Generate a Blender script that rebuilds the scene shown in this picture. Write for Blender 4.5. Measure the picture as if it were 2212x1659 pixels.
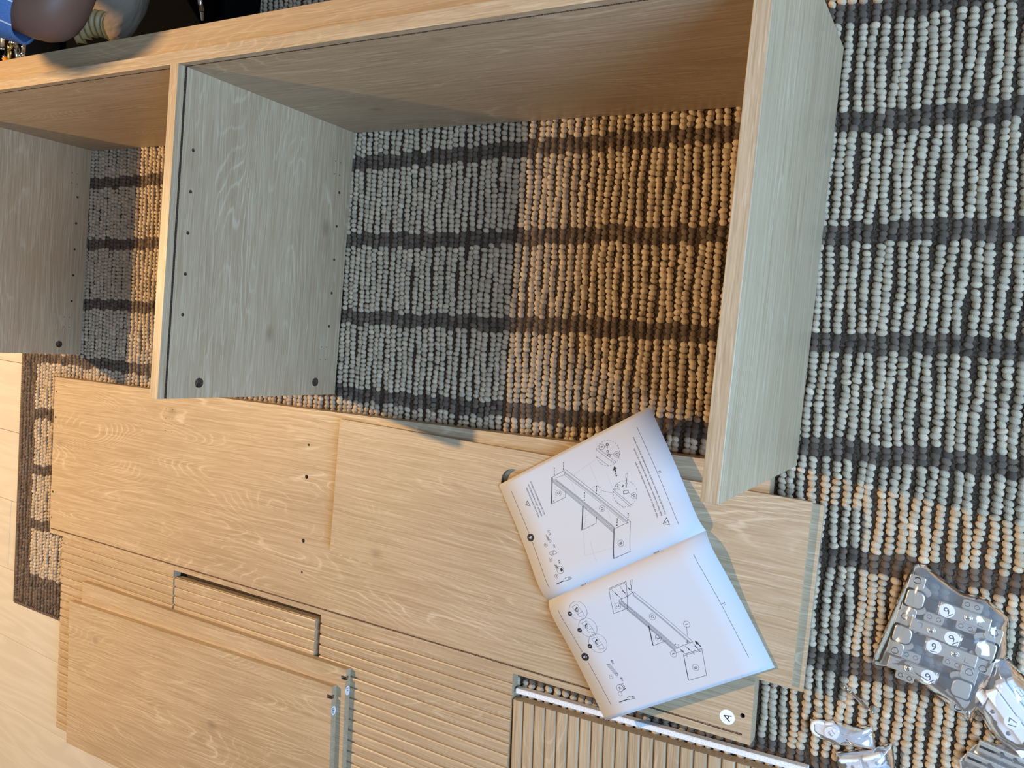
import bpy, bmesh, math, random
import numpy as np
from mathutils import Vector, Matrix, noise

random.seed(7)
rng = np.random.default_rng(11)
SC = bpy.context.scene
COL = SC.collection
for o in list(bpy.data.objects):
    bpy.data.objects.remove(o)

# ------------------------------------------------------------------ camera
cd = bpy.data.cameras.new('camera')
cam = bpy.data.objects.new('camera', cd)
COL.objects.link(cam)
cd.sensor_fit = 'HORIZONTAL'
cd.sensor_width = 36.0
cd.lens = 36.0 * 1699.47 / 2212.0
cd.clip_start = 0.02
RM = ((0.857, 0.0905, -0.5074), (0.1094, -0.994, 0.0074), (-0.5036, -0.0618, -0.8617))   # right, down, forward
right, down, fwd = (Vector(r).normalized() for r in RM)
cam.matrix_world = Matrix(((right.x, -down.x, -fwd.x, 1.05),
                           (right.y, -down.y, -fwd.y, -0.3509),
                           (right.z, -down.z, -fwd.z, 1.1281),
                           (0, 0, 0, 1)))
SC.camera = cam

# ------------------------------------------------------------------ light
SC.view_settings.view_transform = 'Standard'
SC.view_settings.look = 'None'
SC.view_settings.gamma = 1.0
SC.view_settings.use_curve_mapping = False
SC.view_settings.exposure = 0.0
world = bpy.data.worlds.new('room_ambience')
SC.world = world
world.use_nodes = True
world.node_tree.nodes['Background'].inputs[0].default_value = (0.96, 0.97, 1.0, 1)
world.node_tree.nodes['Background'].inputs[1].default_value = 0.17

ld = bpy.data.lights.new('ceiling_lamp_light', 'POINT')
ld.energy = 335
ld.color = (1.0, 0.665, 0.32)
ld.shadow_soft_size = 0.028
lamp = bpy.data.objects.new('ceiling_lamp_light', ld)
lamp.location = (-1.67, -0.24, 2.08)
COL.objects.link(lamp)

wd = bpy.data.lights.new('window_light', 'AREA')
wd.shape = 'RECTANGLE'
wd.size = 1.1
wd.size_y = 1.2
wd.energy = 97
wd.color = (0.37, 0.63, 1.0)
win = bpy.data.objects.new('window_light', wd)
win.location = (2.5, -0.62, 1.46)
win.rotation_euler = (Vector((0.3, -0.25, 0.15)) - Vector(win.location)).to_track_quat('-Z', 'Y').to_euler()
COL.objects.link(win)


# ------------------------------------------------------------------ helpers
def link(name, me, parent=None, mats=(), mat_world=None):
    o = bpy.data.objects.new(name, me)
    COL.objects.link(o)
    if mats and me is not None and not me.materials:
        for m in mats:
            me.materials.append(m)
    if mat_world is not None:
        o.matrix_world = mat_world
    if parent is not None:
        o.parent = parent
    return o


def tag(o, label, cat, group=None):
    o['label'] = label
    o['category'] = cat
    if group:
        o['group'] = group
    return o


def empty(name, loc=(0, 0, 0), rz=0.0):
    o = bpy.data.objects.new(name, None)
    o.location = loc
    o.rotation_euler = (0, 0, rz)
    o.empty_display_size = 0.05
    COL.objects.link(o)
    return o


def mesh(name, verts, faces, smooth=False):
    me = bpy.data.meshes.new(name)
    me.from_pydata([tuple(v) for v in verts], [], [tuple(f) for f in faces])
    if smooth:
        me.polygons.foreach_set('use_smooth', [True] * len(me.polygons))
    me.update()
    return me


class MB:
    """collects simple solids for ONE mesh object"""
    def __init__(s):
        s.v, s.f, s.sm = [], [], []

    def add(s, verts, faces, smooth=False):
        b = len(s.v)
        s.v += [tuple(v) for v in verts]
        s.f += [tuple(i + b for i in f) for f in faces]
        s.sm += [smooth] * len(faces)
        return s

    def box(s, lo, hi, M=None):
        (a, b, c), (d, e, f) = lo, hi
        vs = [(a, b, c), (d, b, c), (d, e, c), (a, e, c), (a, b, f), (d, b, f), (d, e, f), (a, e, f)]
        if M is not None:
            vs = [M @ Vector(v) for v in vs]
        return s.add(vs, [(0, 3, 2, 1), (4, 5, 6, 7), (0, 1, 5, 4), (1, 2, 6, 5), (2, 3, 7, 6), (3, 0, 4, 7)])

    def prism(s, poly, z0, z1, M=None, z1s=None):
        n = len(poly)
        vs = [(x, y, z0) for x, y in poly] + [(x, y, z1) for x, y in poly]
        if M is not None:
            vs = [M @ Vector(v) for v in vs]
        fs = [tuple(range(n - 1, -1, -1)), tuple(range(n, 2 * n))]
        fs += [(i, (i + 1) % n, n + (i + 1) % n, n + i) for i in range(n)]
        return s.add(vs, fs)

    def cyl(s, p, q, r0, r1=None, n=16, smooth=True):
        r1 = r0 if r1 is None else r1
        p, q = Vector(p), Vector(q)
        d = (q - p).normalized()
        a = d.orthogonal().normalized()
        b = d.cross(a)
        ring = lambda c, r: [c + (a * math.cos(t) + b * math.sin(t)) * r for t in [2 * math.pi * i / n for i in range(n)]]
        vs = ring(p, r0) + ring(q, r1)
        base = len(s.v)
        s.add(vs, [(i, (i + 1) % n, n + (i + 1) % n, n + i) for i in range(n)], smooth)
        s.f += [tuple(base + i for i in range(n - 1, -1, -1)), tuple(base + n + i for i in range(n))]
        s.sm += [False, False]
        return s

    def lathe(s, prof, M, n=20):
        vs = []
        for r, z in prof:
            vs += [M @ Vector((r * math.cos(2 * math.pi * i / n), r * math.sin(2 * math.pi * i / n), z)) for i in range(n)]
        fs = []
        for k in range(len(prof) - 1):
            fs += [(k * n + i, k * n + (i + 1) % n, (k + 1) * n + (i + 1) % n, (k + 1) * n + i) for i in range(n)]
        return s.add(vs, fs, True)

    def build(s, name, mat, parent=None, M=None):
        me = mesh(name, s.v, s.f)
        me.polygons.foreach_set('use_smooth', s.sm)
        mats = mat if isinstance(mat, (list, tuple)) else (mat,)
        return link(name, me, parent, mats, M)


def bevel(o, w=0.0006, seg=1):
    m = o.modifiers.new('edge_softening', 'BEVEL')
    m.width = w
    m.segments = seg
    m.limit_method = 'ANGLE'
    m.angle_limit = math.radians(40)
    return o


def evaluated_mesh(o):
    dg = bpy.context.evaluated_depsgraph_get()
    return bpy.data.meshes.new_from_object(o.evaluated_get(dg))


# ------------------------------------------------------------------ materials
class NT:
    def __init__(s, name):
        s.m = bpy.data.materials.new(name)
        s.m.use_nodes = True
        s.t = s.m.node_tree
        s.b = s.t.nodes['Principled BSDF']

    def n(s, typ, **kw):
        nd = s.t.nodes.new(typ)
        for k, v in kw.items():
            if k == 'ins':
                for i, x in v.items():
                    if hasattr(x, 'is_output') or isinstance(x, bpy.types.NodeSocket):
                        s.t.links.new(x, nd.inputs[i])
                    else:
                        nd.inputs[i].default_value = x
            else:
                setattr(nd, k, v)
        return nd

    def math(s, op, a, b=0.0, c=None, clamp=False):
        ins = {0: a, 1: b}
        if c is not None:
            ins[2] = c
        return s.n('ShaderNodeMath', operation=op, use_clamp=clamp, ins=ins).outputs[0]

    def mix(s, fac, a, b, blend='MIX'):
        nd = s.n('ShaderNodeMix', data_type='RGBA', blend_type=blend)
        for i, x in ((0, fac), (6, a), (7, b)):
            if isinstance(x, bpy.types.NodeSocket):
                s.t.links.new(x, nd.inputs[i])
            else:
                nd.inputs[i].default_value = x if i == 0 else (*x, 1) if len(x) == 3 else x
        return nd.outputs[2]

    def ramp(s, fac, stops):
        nd = s.n('ShaderNodeValToRGB', ins={0: fac})
        el = nd.color_ramp.elements
        while len(el) < len(stops):
            el.new(0.5)
        for e, (p, c) in zip(el, stops):
            e.position = p
            e.color = (*c, 1) if len(c) == 3 else (c[0], c[0], c[0], 1)
        return nd.outputs[0]

    def noise(s, vec, scale, detail=2.0, rough=0.5, dist=0.0):
        return s.n('ShaderNodeTexNoise', ins={'Vector': vec, 'Scale': scale, 'Detail': detail, 'Roughness': rough, 'Distortion': dist}).outputs[0]

    def scaled(s, vec, sc, off=(0, 0, 0)):
        nd = s.n('ShaderNodeMapping', ins={0: vec})
        nd.inputs['Scale'].default_value = sc
        nd.inputs['Location'].default_value = off
        return nd.outputs[0]

    def set(s, **kw):
        for k, v in kw.items():
            nm = k.replace('_', ' ')
            sock = s.b.inputs[nm]
            if isinstance(v, bpy.types.NodeSocket):
                s.t.links.new(v, sock)
            else:
                sock.default_value = (*v, 1) if isinstance(v, tuple) and len(v) == 3 and sock.type == 'RGBA' else v
        return s

    def bump(s, h, strength=0.2, dist=0.001):
        nd = s.n('ShaderNodeBump', ins={'Height': h, 'Strength': strength, 'Distance': dist})
        s.t.links.new(nd.outputs[0], s.b.inputs['Normal'])


def simple(name, col, rough=0.5, metal=0.0, spec=0.5, **kw):
    t = NT(name)
    t.set(Base_Color=col, Roughness=rough, Metallic=metal, Specular_IOR_Level=spec, **kw)
    return t.m


_seed = [0]


def oak(name, tone=(0.425, 0.305, 0.180), light=(0.64, 0.525, 0.365), dark=(0.270, 0.180, 0.098), ring=30.0, rings=0.6):
    """oak-print laminate; the grain runs along local X"""
    _seed[0] += 1
    k = _seed[0]
    t = NT(name)
    tc = t.n('ShaderNodeTexCoord').outputs['Object']
    p = t.scaled(tc, (1, 1, 1), (3.7 * k, 1.9 * k, 0.83 * k))
    warp = t.noise(t.scaled(p, (7.0, 26.0, 26.0)), 1.0, 3.0, 0.6)
    low = t.noise(t.scaled(p, (1.1, 6.0, 6.0)), 1.0, 1.5, 0.45, 0.25)
    t_ring = ring * 2.0
    rr = t.math('ADD', t.math('MULTIPLY', low, t_ring), t.math('MULTIPLY', warp, 2.2))
    r = t.math('PINGPONG', rr, 0.5)
    lines = t.ramp(r, [(0.0, (0,)), (0.36, (0.0,)), (0.47, (1,))])
    dlines = t.ramp(r, [(0.0, (1,)), (0.16, (0,))])
    brk = t.ramp(t.noise(t.scaled(p, (6.0, 22.0, 22.0)), 1.0, 3.0), [(0.44, (0,)), (0.66, (1,))])
    # streaks bend with the rings
    cxyz = t.n('ShaderNodeSeparateXYZ', ins={0: p}).outputs
    bend = t.math('ADD', cxyz[1], t.math('MULTIPLY', warp, 0.012))
    pb = t.n('ShaderNodeCombineXYZ', ins={0: cxyz[0], 1: bend, 2: cxyz[2]}).outputs[0]
    fine = t.noise(t.scaled(pb, (10, 560, 560)), 1.0, 2.0, 0.6)
    mid = t.noise(t.scaled(pb, (4, 170, 170)), 1.0, 3.0, 0.6, 0.2)
    blot = t.noise(t.scaled(p, (2.2, 6.0, 6.0)), 1.0, 3.0)
    vor = t.n('ShaderNodeTexVoronoi', ins={'Vector': t.scaled(p, (4.6, 7.5, 7.5)), 'Scale': 1.0})
    knot = t.ramp(vor.outputs['Distance'], [(0.02, (1,)), (0.09, (0,))])
    base = t.mix(t.ramp(mid, [(0.33, (0,)), (0.66, (1,))]), tone, tuple(0.68 * a + 0.32 * b for a, b in zip(tone, light)))
    base = t.mix(t.math('MULTIPLY', t.ramp(blot, [(0.34, (1,)), (0.58, (0,))]), 0.26), base, dark)
    c = t.mix(t.math('MULTIPLY', t.math('MULTIPLY', dlines, brk), rings * 0.30), base, dark)
    c = t.mix(t.math('MULTIPLY', t.math('MULTIPLY', lines, brk), rings), c, light)
    c = t.mix(t.math('MULTIPLY', t.ramp(fine, [(0.34, (1,)), (0.48, (0,))]), 0.38), c, dark)
    c = t.mix(t.math('MULTIPLY', t.ramp(fine, [(0.54, (0,)), (0.68, (1,))]), 0.46), c, light)
    c = t.mix(t.math('MULTIPLY', knot, 0.42), c, tuple(0.6 * x for x in dark))
    t.set(Base_Color=c, Roughness=0.44, Specular_IOR_Level=0.42)
    t.bump(t.math('ADD', fine, t.math('MULTIPLY', mid, 0.6)), 0.25, 0.0007)
    return t.m


def chip(name='particle_board'):
    t = NT(name)
    tc = t.n('ShaderNodeTexCoord').outputs['Object']
    n1 = t.noise(tc, 700, 2.0, 0.7)
    t.set(Base_Color=t.ramp(n1, [(0.35, (0.030, 0.017, 0.010)), (0.50, (0.11, 0.058, 0.030)), (0.66, (0.34, 0.21, 0.12))]), Roughness=0.9)
    return t.m


CHIP = chip()
STEEL = NT('nickel_plated_steel').set(Base_Color=(0.70, 0.65, 0.55), Metallic=0.75, Roughness=0.34).m
CHROME = simple('polished_chrome', (0.80, 0.80, 0.78), 0.14, 1.0)
DARKSTEEL = simple('dark_steel_recess', (0.16, 0.15, 0.14), 0.35, 1.0)
BRASS = simple('brass', (0.75, 0.55, 0.22), 0.25, 1.0)
INK = simple('black_print', (0.012, 0.012, 0.014), 0.7)
GREYINK = simple('grey_print', (0.20, 0.20, 0.22), 0.7)
GHOST = simple('print_showing_through', (0.56, 0.56, 0.58), 0.8)
PAPER = NT('white_paper').set(Base_Color=(0.57, 0.57, 0.59), Roughness=0.75, Specular_IOR_Level=0.25, Subsurface_Weight=0.0).m
STICK = simple('white_sticker_paper', (0.84, 0.84, 0.84), 0.6)
WHITEPL = simple('white_plastic', (0.78, 0.79, 0.80), 0.4)
BLACKPL = simple('black_plastic', (0.003, 0.003, 0.003), 0.7, spec=0.02)


def film(name, haze=0.12, tint=(0.9, 0.92, 0.95)):
    t = NT(name)
    for nd in list(t.t.nodes):
        t.t.nodes.remove(nd)
    out = t.n('ShaderNodeOutputMaterial')
    tr = t.n('ShaderNodeBsdfTransparent', ins={0: (0.96, 0.96, 0.97, 1)})
    gl = t.n('ShaderNodeBsdfGlossy', ins={0: (1, 1, 1, 1), 1: 0.12})
    df = t.n('ShaderNodeBsdfDiffuse', ins={0: (*tint, 1)})
    fr = t.n('ShaderNodeFresnel', ins={0: 1.45})
    m1 = t.n('ShaderNodeMixShader', ins={0: haze, 1: tr.outputs[0], 2: df.outputs[0]})
    fac = t.math('ADD', t.math('MULTIPLY', fr.outputs[0], 1.3), 0.03, clamp=True)
    m2 = t.n('ShaderNodeMixShader', ins={0: fac, 1: m1.outputs[0], 2: gl.outputs[0]})
    t.t.links.new(m2.outputs[0], out.inputs[0])
    return t.m


FILM = film('clear_plastic_film', 0.10)
FILMH = film('hazy_plastic_film', 0.30)


# ------------------------------------------------------------------ floor
def floor_mat(k):
    t = NT('pale_laminate_plank')
    tc = t.n('ShaderNodeTexCoord').outputs['Object']
    p = t.scaled(tc, (1, 1, 1), (2.3 * k, 3.1 * k, 0))
    low = t.noise(t.scaled(p, (1.3, 8, 8)), 1.0, 3.0, 0.5, 0.5)
    r = t.math('PINGPONG', t.math('MULTIPLY', low, 9.0), 0.5)
    fine = t.noise(t.scaled(p, (10, 240, 240)), 1.0, 3.0)
    c = t.mix(t.ramp(r, [(0.1, (0,)), (0.5, (1,))]), (0.56, 0.51, 0.43), (0.61, 0.56, 0.48))
    c = t.mix(t.math('MULTIPLY', t.ramp(fine, [(0.35, (1,)), (0.55, (0,))]), 0.25), c, (0.49, 0.44, 0.36))
    t.set(Base_Color=c, Roughness=0.42, Specular_IOR_Level=0.5)
    t.bump(fine, 0.08, 0.0004)
    return t.m


FZ = -0.012
fl = MB().box((-2.9, -2.5, FZ - 0.03), (2.6, 1.9, FZ - 0.0100)).build('floor', simple('dark_underlay', (0.05, 0.04, 0.03), 0.9))
fl['kind'] = 'structure'
FM = [floor_mat(k + 1) for k in range(5)]
pw, pl_ = 0.1868, 1.22
plank_me = {}
for row in range(-11, 9):
    y0 = -0.5436 + row * pw
    off = (row * 0.43) % pl_
    for c in range(-1, 6):
        x0 = -2.9 + off + (c - 0.5) * pl_
        if x0 + pl_ < -2.9 or x0 > 2.6:
            continue
        key = (row * 3 + c * 2) % 5
        if x0 < -2.9 or x0 + pl_ > 2.6:          # cut plank at the edge of the laid floor
            a_, b_ = max(x0, -2.9), min(x0 + pl_, 2.6)
            if b_ - a_ > 0.02:
                cp = MB().box((a_ - x0 + 0.0005, 0.0005, -0.010), (b_ - x0 - 0.0005, pw - 0.0005, 0)).build('plank', FM[key], fl)
                cp.location = (x0, y0, FZ)
            continue
        if key not in plank_me:
            mb = MB()
            mb.box((0.0005, 0.0005, -0.010), (pl_ - 0.0005, pw - 0.0005, 0))
            m_ = mesh('plank', mb.v, mb.f)
            m_.materials.append(FM[key])
            plank_me[key] = m_
        po = bpy.data.objects.new('plank', plank_me[key])
        COL.objects.link(po)
        po.location = (x0, y0, FZ)
        po.parent = fl
        bevel(po, 0.0008)

# ------------------------------------------------------------------ rug
RTH = 0.030
rug = empty('woven_rug', (0, 0, FZ), 0)
tag(rug, 'thick cream looped wool rug with dark brown stripes and dark border', 'rug')
ca, sa = math.cos(RTH), math.sin(RTH)
U0, U1, V0, V1 = -1.122, 1.55, -1.145, 0.75


def r2w(u, v):
    return ca * u - sa * v, sa * u + ca * v


t = NT('rug_ground_weave')
tc = t.n('ShaderNodeTexCoord').outputs['Object']
nz = t.noise(tc, 420, 3.0, 0.7)
t.set(Base_Color=t.ramp(nz, [(0.35, (0.030, 0.020, 0.013)), (0.6, (0.095, 0.066, 0.046)), (0.8, (0.20, 0.15, 0.11))]), Roughness=1.0, Specular_IOR_Level=0.1)
t.bump(nz, 0.8, 0.003)
GROUND = t.m
corners = [r2w(U0, V0), r2w(U1, V0), r2w(U1, V1), r2w(U0, V1)]
MB().prism(corners, FZ, -0.0068).build('backing', GROUND, rug, None).matrix_parent_inverse = rug.matrix_world.inverted()
rug.location = (0, 0, 0)
for ch in rug.children:
    ch.matrix_parent_inverse = Matrix()

t = NT('wool_loops')
at = t.n('ShaderNodeAttribute', attribute_name='loop_colour')
tc = t.n('ShaderNodeTexCoord').outputs['Object']
fib = t.n('ShaderNodeTexWave', bands_direction='DIAGONAL', ins={'Vector': tc, 'Scale': 330.0, 'Distortion': 6.0, 'Detail': 2.0, 'Detail Scale': 1.5}).outputs['Fac']
fz = t.noise(tc, 900, 2.0, 0.7)
c = t.mix(t.math('MULTIPLY', fib, 0.22), at.outputs['Color'], (0.25, 0.19, 0.14), 'MULTIPLY')
c = t.mix(t.math('MULTIPLY', t.ramp(fz, [(0.35, (1,)), (0.55, (0,))]), 0.25), c, (0.10, 0.075, 0.055))
t.set(Base_Color=c, Roughness=0.95, Specular_IOR_Level=0.12, Sheen_Weight=0.15)
t.bump(t.math('ADD', fib, t.math('MULTIPLY', fz, 0.8)), 0.45, 0.0010)
WOOL = t.m

# no loops under the boards; board-door gap left bare to imitate its deep shadow
A_ANG = math.radians(1.93)


def loop_free(x, y):
    xr = (x + 0.8812) * math.cos(A_ANG) + (y + 0.9429) * math.sin(A_ANG)
    yr = -(x + 0.8812) * math.sin(A_ANG) + (y + 0.9429) * math.cos(A_ANG)
    if 0.03 < xr < 1.69 and 0.03 < yr < 0.355:
        return True
    a = math.radians(2.4)
    xr = (x + 0.8406) * math.cos(a) + (y + 0.9595) * math.sin(a)
    yr = -(x + 0.8406) * math.sin(a) + (y + 0.9595) * math.cos(a)
    return (0.03 < xr < 1.26 and -0.46 < yr < -0.05) or (0.03 < xr < 1.26 and -0.06 < yr < 0.06)


du, dv = 0.0140, 0.0084
L, D = [], []
ncol = int((1.42 - U0) / du)
pitch, cen0 = 0.1445, -0.055
uu = U0 + 0.006
ci = 0
while uu < U1 - 0.006:
    ph = random.uniform(0, 6.28)
    ph2 = random.uniform(0, 6.28)
    rowoff = random.uniform(0, dv)
    v = V0 + 0.006 + rowoff
    while v < V1 - 0.006:
        wob = 0.0016 * math.sin(v * 23 + ph) + 0.0011 * math.sin(v * 61 + ph2)
        vv = v + 0.0022 * math.sin(uu * 9.0) * 0.6
        k = round((vv - cen0) / pitch)
        dark = abs(vv - (cen0 + k * pitch)) < 0.0128 or uu < U0 + 0.070 or vv < V0 + 0.082
        x, y = r2w(uu + wob + random.gauss(0, 0.0004), v + random.gauss(0, 0.0004))
        if not loop_free(x, y):
            (D if dark else L).append((x, y))
        v += dv * random.uniform(0.93, 1.07)
    uu += du * random.choice((0.90, 0.96, 1.0, 1.05, 1.12))
    ci += 1

NS, NR = 10, 4
tmpl = [(0, 0, 1.0)]
for k in range(1, NR + 1):
    th = k / NR * math.radians(108)
    for i in range(NS):
        a = 2 * math.pi * i / NS
        tmpl.append((math.sin(th) * math.cos(a), math.sin(th) * math.sin(a), math.cos(th)))
tmpl = np.array(tmpl)
tf = [(0, 1 + i, 1 + (i + 1) % NS, 1 + (i + 1) % NS) for i in range(NS)]
quads = []
for k in range(NR - 1):
    for i in range(NS):
        a, b = 1 + k * NS, 1 + (k + 1) * NS
        quads.append((a + i, b + i, b + (i + 1) % NS, a + (i + 1) % NS))
tris = np.array([(0, 1 + i, 1 + (i + 1) % NS) for i in range(NS)])
quads = np.array(quads)


def loops(name, pts, ru, rv, rh, colbase, cvar, tilt, zc):
    n = len(pts)
    P = np.array(pts)
    nv = len(tmpl)
    su = ru * rng.uniform(0.86, 1.14, n)
    sv = rv * rng.uniform(0.88, 1.12, n)
    sh = rh * rng.uniform(0.85, 1.15, n)
    ang = RTH + np.radians(tilt + rng.normal(0, 17, n))
    lx = tmpl[None, :, 0] * su[:, None]
    ly = tmpl[None, :, 1] * sv[:, None]
    lz = tmpl[None, :, 2] * sh[:, None] + zc + rng.normal(0, 0.0004, n)[:, None]
    lz = lz + lx * (rng.normal(0.05, 0.12, n))[:, None]
    X = P[:, 0:1] + lx * np.cos(ang)[:, None] - ly * np.sin(ang)[:, None]
    Y = P[:, 1:2] + lx * np.sin(ang)[:, None] + ly * np.cos(ang)[:, None]
    co = np.stack([X, Y, lz], 2).reshape(-1, 3).astype(np.float32)
    base = (np.arange(n) * nv)[:, None, None]
    T = (tris[None] + base).reshape(-1, 3)
    Q = (quads[None] + base).reshape(-1, 4)
    me = bpy.data.meshes.new(name)
    me.vertices.add(len(co))
    me.vertices.foreach_set('co', co.ravel())
    nl = T.size + Q.size
    me.loops.add(nl)
    me.loops.foreach_set('vertex_index', np.concatenate([T.ravel(), Q.ravel()]).astype(np.int32))
    npoly = len(T) + len(Q)
    me.polygons.add(npoly)
    st = np.concatenate([np.arange(len(T)) * 3, T.size + np.arange(len(Q)) * 4]).astype(np.int32)
    me.polygons.foreach_set('loop_start', st)
    me.polygons.foreach_set('use_smooth', np.ones(npoly, dtype=bool))
    me.update(calc_edges=True)
    att = me.color_attributes.new('loop_colour', 'FLOAT_COLOR', 'POINT')
    f = np.clip(1 + cvar * rng.normal(0, 1, n), 0.6, 1.35)
    w = rng.normal(0, 0.012, n)
    c = np.stack([colbase[0] * f * (1 + w), colbase[1] * f, colbase[2] * f * (1 - w), np.ones(n)], 1)
    att.data.foreach_set('color', np.repeat(c, nv, 0).astype(np.float32).ravel())
    o = link(name, me, rug, (WOOL,))
    o['kind'] = 'stuff'
    return o


loops('cream_loops', L, 0.0065, 0.0049, 0.0065, (0.62, 0.485, 0.330), 0.10, -21, -0.0070)
loops('brown_loops', D, 0.0063, 0.0049, 0.0050, (0.155, 0.108, 0.074), 0.22, -21, -0.0074)
# stitched binding along the two visible rug edges
bind = MB()
for (a, b) in (((U0 - 0.002, V0), (U0 - 0.002, 0.7)), ((U0, V0 - 0.002), (1.4, V0 - 0.002))):
    n = 330
    for i in range(n):
        f0, f1 = i / n, (i + 0.8) / n
        p = r2w(a[0] + (b[0] - a[0]) * f0, a[1] + (b[1] - a[1]) * f0)
        q = r2w(a[0] + (b[0] - a[0]) * f1, a[1] + (b[1] - a[1]) * f1)
        bind.cyl((p[0], p[1], -0.0078), (q[0], q[1], -0.0074), 0.0038, 0.0034, 6)
bo = bind.build('edge_binding', simple('brown_wool_binding', (0.14, 0.105, 0.082), 0.95), rug)
bo['kind'] = 'stuff'


# ------------------------------------------------------------------ boards
def board(name, Lx, Wy, T, mat, parent, M, holes=(), grooves=(), cuts=(), bev=0.0007, edge=None):
    """box centred at the origin, +Z is the shown face; holes (x,y,radius,depth), grooves (x0,x1,y0,y1,depth)"""
    mb = MB().box((-Lx / 2, -Wy / 2, -T / 2), (Lx / 2, Wy / 2, T / 2))
    o = mb.build(name, (mat, CHIP))
    o.data.materials.clear()
    o.data.materials.append(mat)
    o.data.materials.append(CHIP)
    if holes or grooves or cuts:
        cm = MB()
        for (x, y, r, d) in holes:
            cm.cyl((x, y, T / 2 - d), (x, y, T / 2 + 0.004), r, None, 14, False)
        for (x0, x1, y0, y1, d) in grooves:
            nseg = max(2, int((x1 - x0) / 0.012))
            top = [(x0 + (x1 - x0) * i / nseg, y1 + random.uniform(0, 0.0005)) for i in range(nseg + 1)]
            bot = [(x0 + (x1 - x0) * i / nseg, y0 + random.uniform(-0.0004, 0.0001)) for i in range(nseg + 1)]
            cm.prism(bot + top[::-1], T / 2 - d, T / 2 + 0.004)
        for poly, z0, z1 in cuts:
            cm.prism(poly, z0, z1)
        co = cm.build('cutter', (mat, CHIP))
        co.data.materials.clear()
        co.data.materials.append(mat)
        co.data.materials.append(CHIP)
        co.data.polygons.foreach_set('material_index', [1] * len(co.data.polygons))
        md = o.modifiers.new('cut', 'BOOLEAN')
        md.object = co
        md.operation = 'DIFFERENCE'
        md.solver = 'EXACT'
        me = evaluated_mesh(o)
        o.modifiers.clear()
        old = o.data
        o.data = me
        bpy.data.objects.remove(co)
    elif bev:
        bevel(o, bev)
    o.matrix_world = M
    o.parent = parent
    return o


def frame(ex, ey, ez, c):
    return Matrix(((ex[0], ey[0], ez[0], c[0]), (ex[1], ey[1], ez[1], c[1]), (ex[2], ey[2], ez[2], c[2]), (0, 0, 0, 1)))


H, W, T_, XB, XC, YF = 0.38, 0.4949, 0.0181, 0.8527, -0.840, 0.0689
car = empty('cabinet_carcass', (0, 0, 0))
tag(car, 'half assembled oak cabinet frame lying open on the striped rug', 'cabinet')
up = ((0, 1, 0), (0, 0, 1), (1, 0, 0))       # grain along Y, width up, shown face towards +X
pins = [-0.1168, -0.179, -0.2412, -0.3033, -0.3656]


def panel_holes(y0c):
    hs = []
    for y in pins:
        hs.append((y - y0c, 0.3455 - H / 2, 0.0027, 0.010))
        hs.append((y - y0c, 0.0287 - H / 2, 0.0027, 0.010))
    for z in (0.3077, 0.0538):
        hs.append((-0.4707 - y0c, z - H / 2, 0.0080, 0.013))
    for yy in (-0.0627, -0.0860, -0.4051, -0.4290):
        for z in (0.0317, 0.0445):
            hs.append((yy - y0c, z - H / 2, 0.0011, 0.006))
    return hs


yc = -W / 2
board('divider_panel', W, H, T_, oak('oak_divider', ring=24, rings=0.65), car, frame(*up, (-T_ / 2, yc, H / 2)),
      panel_holes(yc), [(-W / 2 - 0.01, W / 2 + 0.01, 0.3645 - H / 2, 0.3680 - H / 2, 0.006)])
ycb = (YF - W) / 2
board('side_panel', W + YF, H, T_, oak('oak_side_right', ring=16, rings=0.3), car, frame(*up, (XB - T_ / 2, ycb, H / 2)))
board('side_panel', W + YF, H, T_, oak('oak_side_left', ring=24, rings=0.5), car, frame(*up, (XC - T_ / 2, ycb, H / 2)),
      panel_holes(ycb), [(-(W + YF) / 2 - 0.01, (W + YF) / 2 - YF, 0.3645 - H / 2, 0.3680 - H / 2, 0.006)])
LD = XB - T_ - XC
board('base_panel', LD - 0.0004, H, T_, oak('oak_base', ring=26, rings=0.6), car,
      frame((1, 0, 0), (0, 0, 1), (0, -1, 0), ((XB - T_ + XC) / 2, T_ / 2, H / 2)), (),
      [(-LD / 2 - 0.01, LD / 2 + 0.01, 0.3655 - H / 2, 0.3685 - H / 2, 0.006)])
for zz, nm in ((0.351, 'upper'), (0.02, 'lower')):
    board('plinth_rail', LD - 0.0004, 0.0440, 0.018, oak('oak_plinth_' + nm, (0.43, 0.285, 0.15), (0.60, 0.44, 0.26), (0.29, 0.175, 0.085), 30, 0.5), car,
          frame((1, 0, 0), (0, 1, 0), (0, 0, 1), ((XB - T_ + XC) / 2, T_ + 0.0222, zz)))

# ------------------------------------------------------------------ lettering and stickers
_tcache = {}


def text_mesh(s):
    if s in _tcache:
        return _tcache[s]
    cu = bpy.data.curves.new('lettering', 'FONT')
    cu.body = s
    cu.size = 1.0
    cu.resolution_u = 2
    ob = bpy.data.objects.new('lettering', cu)
    COL.objects.link(ob)
    bpy.context.view_layer.update()
    me = evaluated_mesh(ob)
    vs = np.array([v.co[:] for v in me.vertices])
    fs = [tuple(p.vertices) for p in me.polygons]
    bpy.data.objects.remove(ob)
    bpy.data.curves.remove(cu)
    bpy.data.meshes.remove(me)
    _tcache[s] = (vs, fs)
    return vs, fs


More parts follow.
